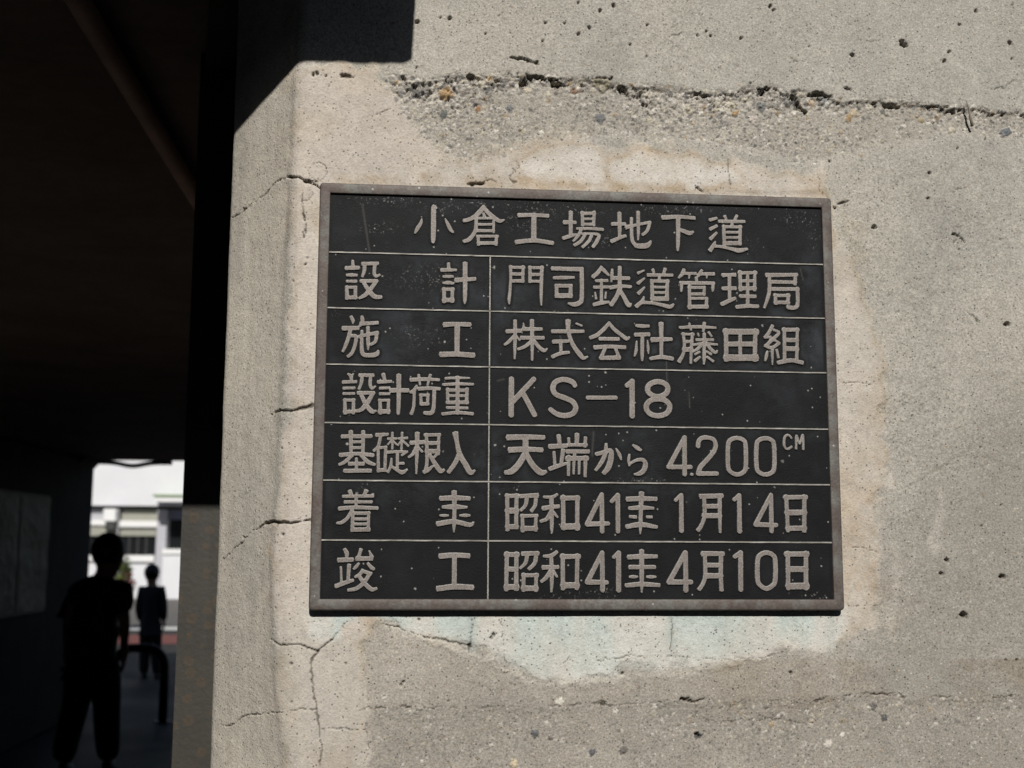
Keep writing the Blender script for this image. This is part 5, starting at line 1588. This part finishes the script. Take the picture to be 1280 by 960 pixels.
def letter_mesh(strokes, height, seed, square):
    R_ = .00042
    xs = [p[0] for s_ in strokes for p in s_]
    zs = [p[1] for s_ in strokes for p in s_]
    pad = .005
    gx_ = np.arange(min(xs) - pad, max(xs) + pad, R_)
    gz_ = np.arange(min(zs) - pad, max(zs) + pad, R_)
    Xg, Zg = np.meshgrid(gx_, gz_, indexing='ij')
    F = stroke_field(Xg, Zg, strokes, square)
    F = F + .00022 * fbm(Xg * 500, Zg * 500, 3, seed) + .00022 * fbm(Xg * 1400, Zg * 1400, 2, seed + 9)
    nx, nz = F.shape
    verts, tone, ids = [], [], {}

    def hgt(f):
        t = min(1.0, max(0.0, -f / .00042))
        return height * (1 - (1 - t) ** 2.2)

    def corner(i, j):
        k = (i, j)
        if k not in ids:
            ids[k] = len(verts)
            f = F[i, j]
            verts.append((Xg[i, j], FIELD_Y + .0002 - hgt(f), Zg[i, j]))
            tone.append(max(0, 1 - (-f) / .0011))
        return ids[k]

    def cut(i, j, i2, j2):
        k = (i, j, i2, j2) if (i, j) < (i2, j2) else (i2, j2, i, j)
        if k not in ids:
            fa, fb_ = F[k[0], k[1]], F[k[2], k[3]]
            t = fa / (fa - fb_)
            ids[k] = len(verts)
            verts.append((Xg[k[0], k[1]] * (1 - t) + Xg[k[2], k[3]] * t, FIELD_Y + .0004, Zg[k[0], k[1]] * (1 - t) + Zg[k[2], k[3]] * t))
            tone.append(1.0)
        return ids[k]
    ins = F < 0
    cnt = ins[:-1, :-1].astype(int) + ins[1:, :-1] + ins[1:, 1:] + ins[:-1, 1:]
    faces = []
    for i, j in zip(*np.nonzero(cnt)):
        q = [(i, j), (i + 1, j), (i + 1, j + 1), (i, j + 1)]
        if cnt[i, j] == 4:
            faces.append(tuple(corner(*p) for p in q))
            continue
        poly = []
        for k in range(4):
            a, b_ = q[k], q[(k + 1) % 4]
            if ins[a]:
                poly.append(corner(*a))
            if ins[a] != ins[b_]:
                poly.append(cut(*a, *b_))
        if len(poly) >= 3:
            faces.append(tuple(poly))
    me = bpy.data.meshes.new('character')
    me.from_pydata(verts, [], faces)
    a = me.color_attributes.new('Tone', 'FLOAT_COLOR', 'POINT')
    tt = np.clip(np.array(tone), 0, 1)
    a.data.foreach_set('color', np.stack([tt, tt, tt, np.ones_like(tt)], -1).reshape(-1).astype(np.float32))
    me.polygons.foreach_set('use_smooth', [True] * len(me.polygons))
    return me


TOP_Y = FIELD_Y - .0016
mmpx = .0009
LETTERS = []
for n_, line in enumerate(GLYPHS.strip().split('\n')):
    key, pi_, body = line.split('|')
    ox, oy, sc = CROPS[key]
    strokes = []
    for s_ in body.split(';'):
        st = []
        for tok in s_.split():
            x, y, w = [float(q) for q in tok.split(',')]
            p = at_y(ox + x / sc, oy + y / sc, TOP_Y)
            st.append((p[0], p[2], max(.0006, .5 * w / sc * mmpx * 1.02 + .00012)))
        if len(st) > 2:                                # ease the bends
            P_ = [np.array(q) for q in st]
            closed = np.hypot(*(P_[0] - P_[-1])[:2]) < 1e-5
            out_ = []
            for a in range(len(P_) - 1):
                p0_ = P_[a - 1] if a > 0 else (P_[-2] if closed else P_[0])
                p3_ = P_[a + 2] if a + 2 < len(P_) else (P_[1] if closed else P_[-1])
                for t in (0, .25, .5, .75):
                    out_.append(.5 * (2 * P_[a] + (P_[a + 1] - p0_) * t + (2 * p0_ - 5 * P_[a] + 4 * P_[a + 1] - p3_) * t * t + (3 * P_[a] - p0_ - 3 * P_[a + 1] + p3_) * t ** 3))
            out_.append(P_[-1])
            st = [(q[0], q[1], max(.0004, q[2])) for q in out_]
        strokes.append(st)
    LETTERS.append((int(pi_), key, strokes))

panels = []
for ci, (x0, x1, z1, z0) in enumerate(cells):
    nx, nz = max(8, int((x1 - x0) / .0013)), max(8, int((z1 - z0) / .0013))
    Xg, Zg = np.meshgrid(np.linspace(x0 - .0006, x1 + .0006, nx), np.linspace(z0 - .0003, z1 + .0003, nz), indexing='ij')
    Yg = FIELD_Y + .00025 * fbm(Xg * 40, Zg * 40, 4, 5)
    A, B_ = project(np.stack([Xg, Yg, Zg], -1))
    fl = np.zeros_like(A)
    for fx_, fy_, rx, ry in FLAKE:
        fl = np.maximum(fl, np.exp(-(((A - fx_) / rx) ** 2 + ((B_ - fy_) / ry) ** 2)))
    dd = np.minimum(np.minimum(Zg - z0, z1 - Zg) * 1.4, np.minimum(Xg - x0, x1 - Xg))
    for pi_, key_, st_ in LETTERS:
        if pi_ == ci:
            dd = np.minimum(dd, stroke_field(Xg, Zg, st_))
    halo = sstep(.0012, .0045, dd)
    amt = np.interp(B_, [240, 300, 330, 380, 450, 470, 530, 545, 600, 615, 640, 760], [.55, .35, .9, 1, .9, .35, .3, .75, .7, .6, .22, .18]) * (1 + .8 * fbm(Xg * 14, Zg * 14, 3, 9))
    amt = np.clip(amt, 0, 1)
    streak = np.zeros_like(A)
    for (sx0, sy0, sx1, sy1, wd_) in ((453, 256, 462, 316, 1.1), (742, 540, 740, 570, 1.0), (833, 452, 834, 480, .8), (861, 490, 862, 510, .7), (622, 476, 630, 474, 1.0), (700, 420, 704, 430, .8), (1000, 335, 1004, 350, .7)):
        tt = np.clip(((A - sx0) * (sx1 - sx0) + (B_ - sy0) * (sy1 - sy0)) / ((sx1 - sx0) ** 2 + (sy1 - sy0) ** 2), 0, 1)
        streak = np.maximum(streak, np.exp(-(np.hypot(A - sx0 - tt * (sx1 - sx0), B_ - sy0 - tt * (sy1 - sy0)) / wd_) ** 2))
    me = grid_mesh('field', np.stack([Xg, Yg, Zg], -1), np.stack([fl, halo * amt, streak], -1), flip=True)
    panels.append(link_mesh('field', me, M_FLD, plq))

for n_, (pi_, key, strokes) in enumerate(LETTERS):
    round_pen = key in 'MP' or (key in 'RSVU' and len(strokes) <= 3 and n_ not in ())
    link_mesh('character', letter_mesh(strokes, .0019, n_, not round_pen), M_LET, panels[pi_])
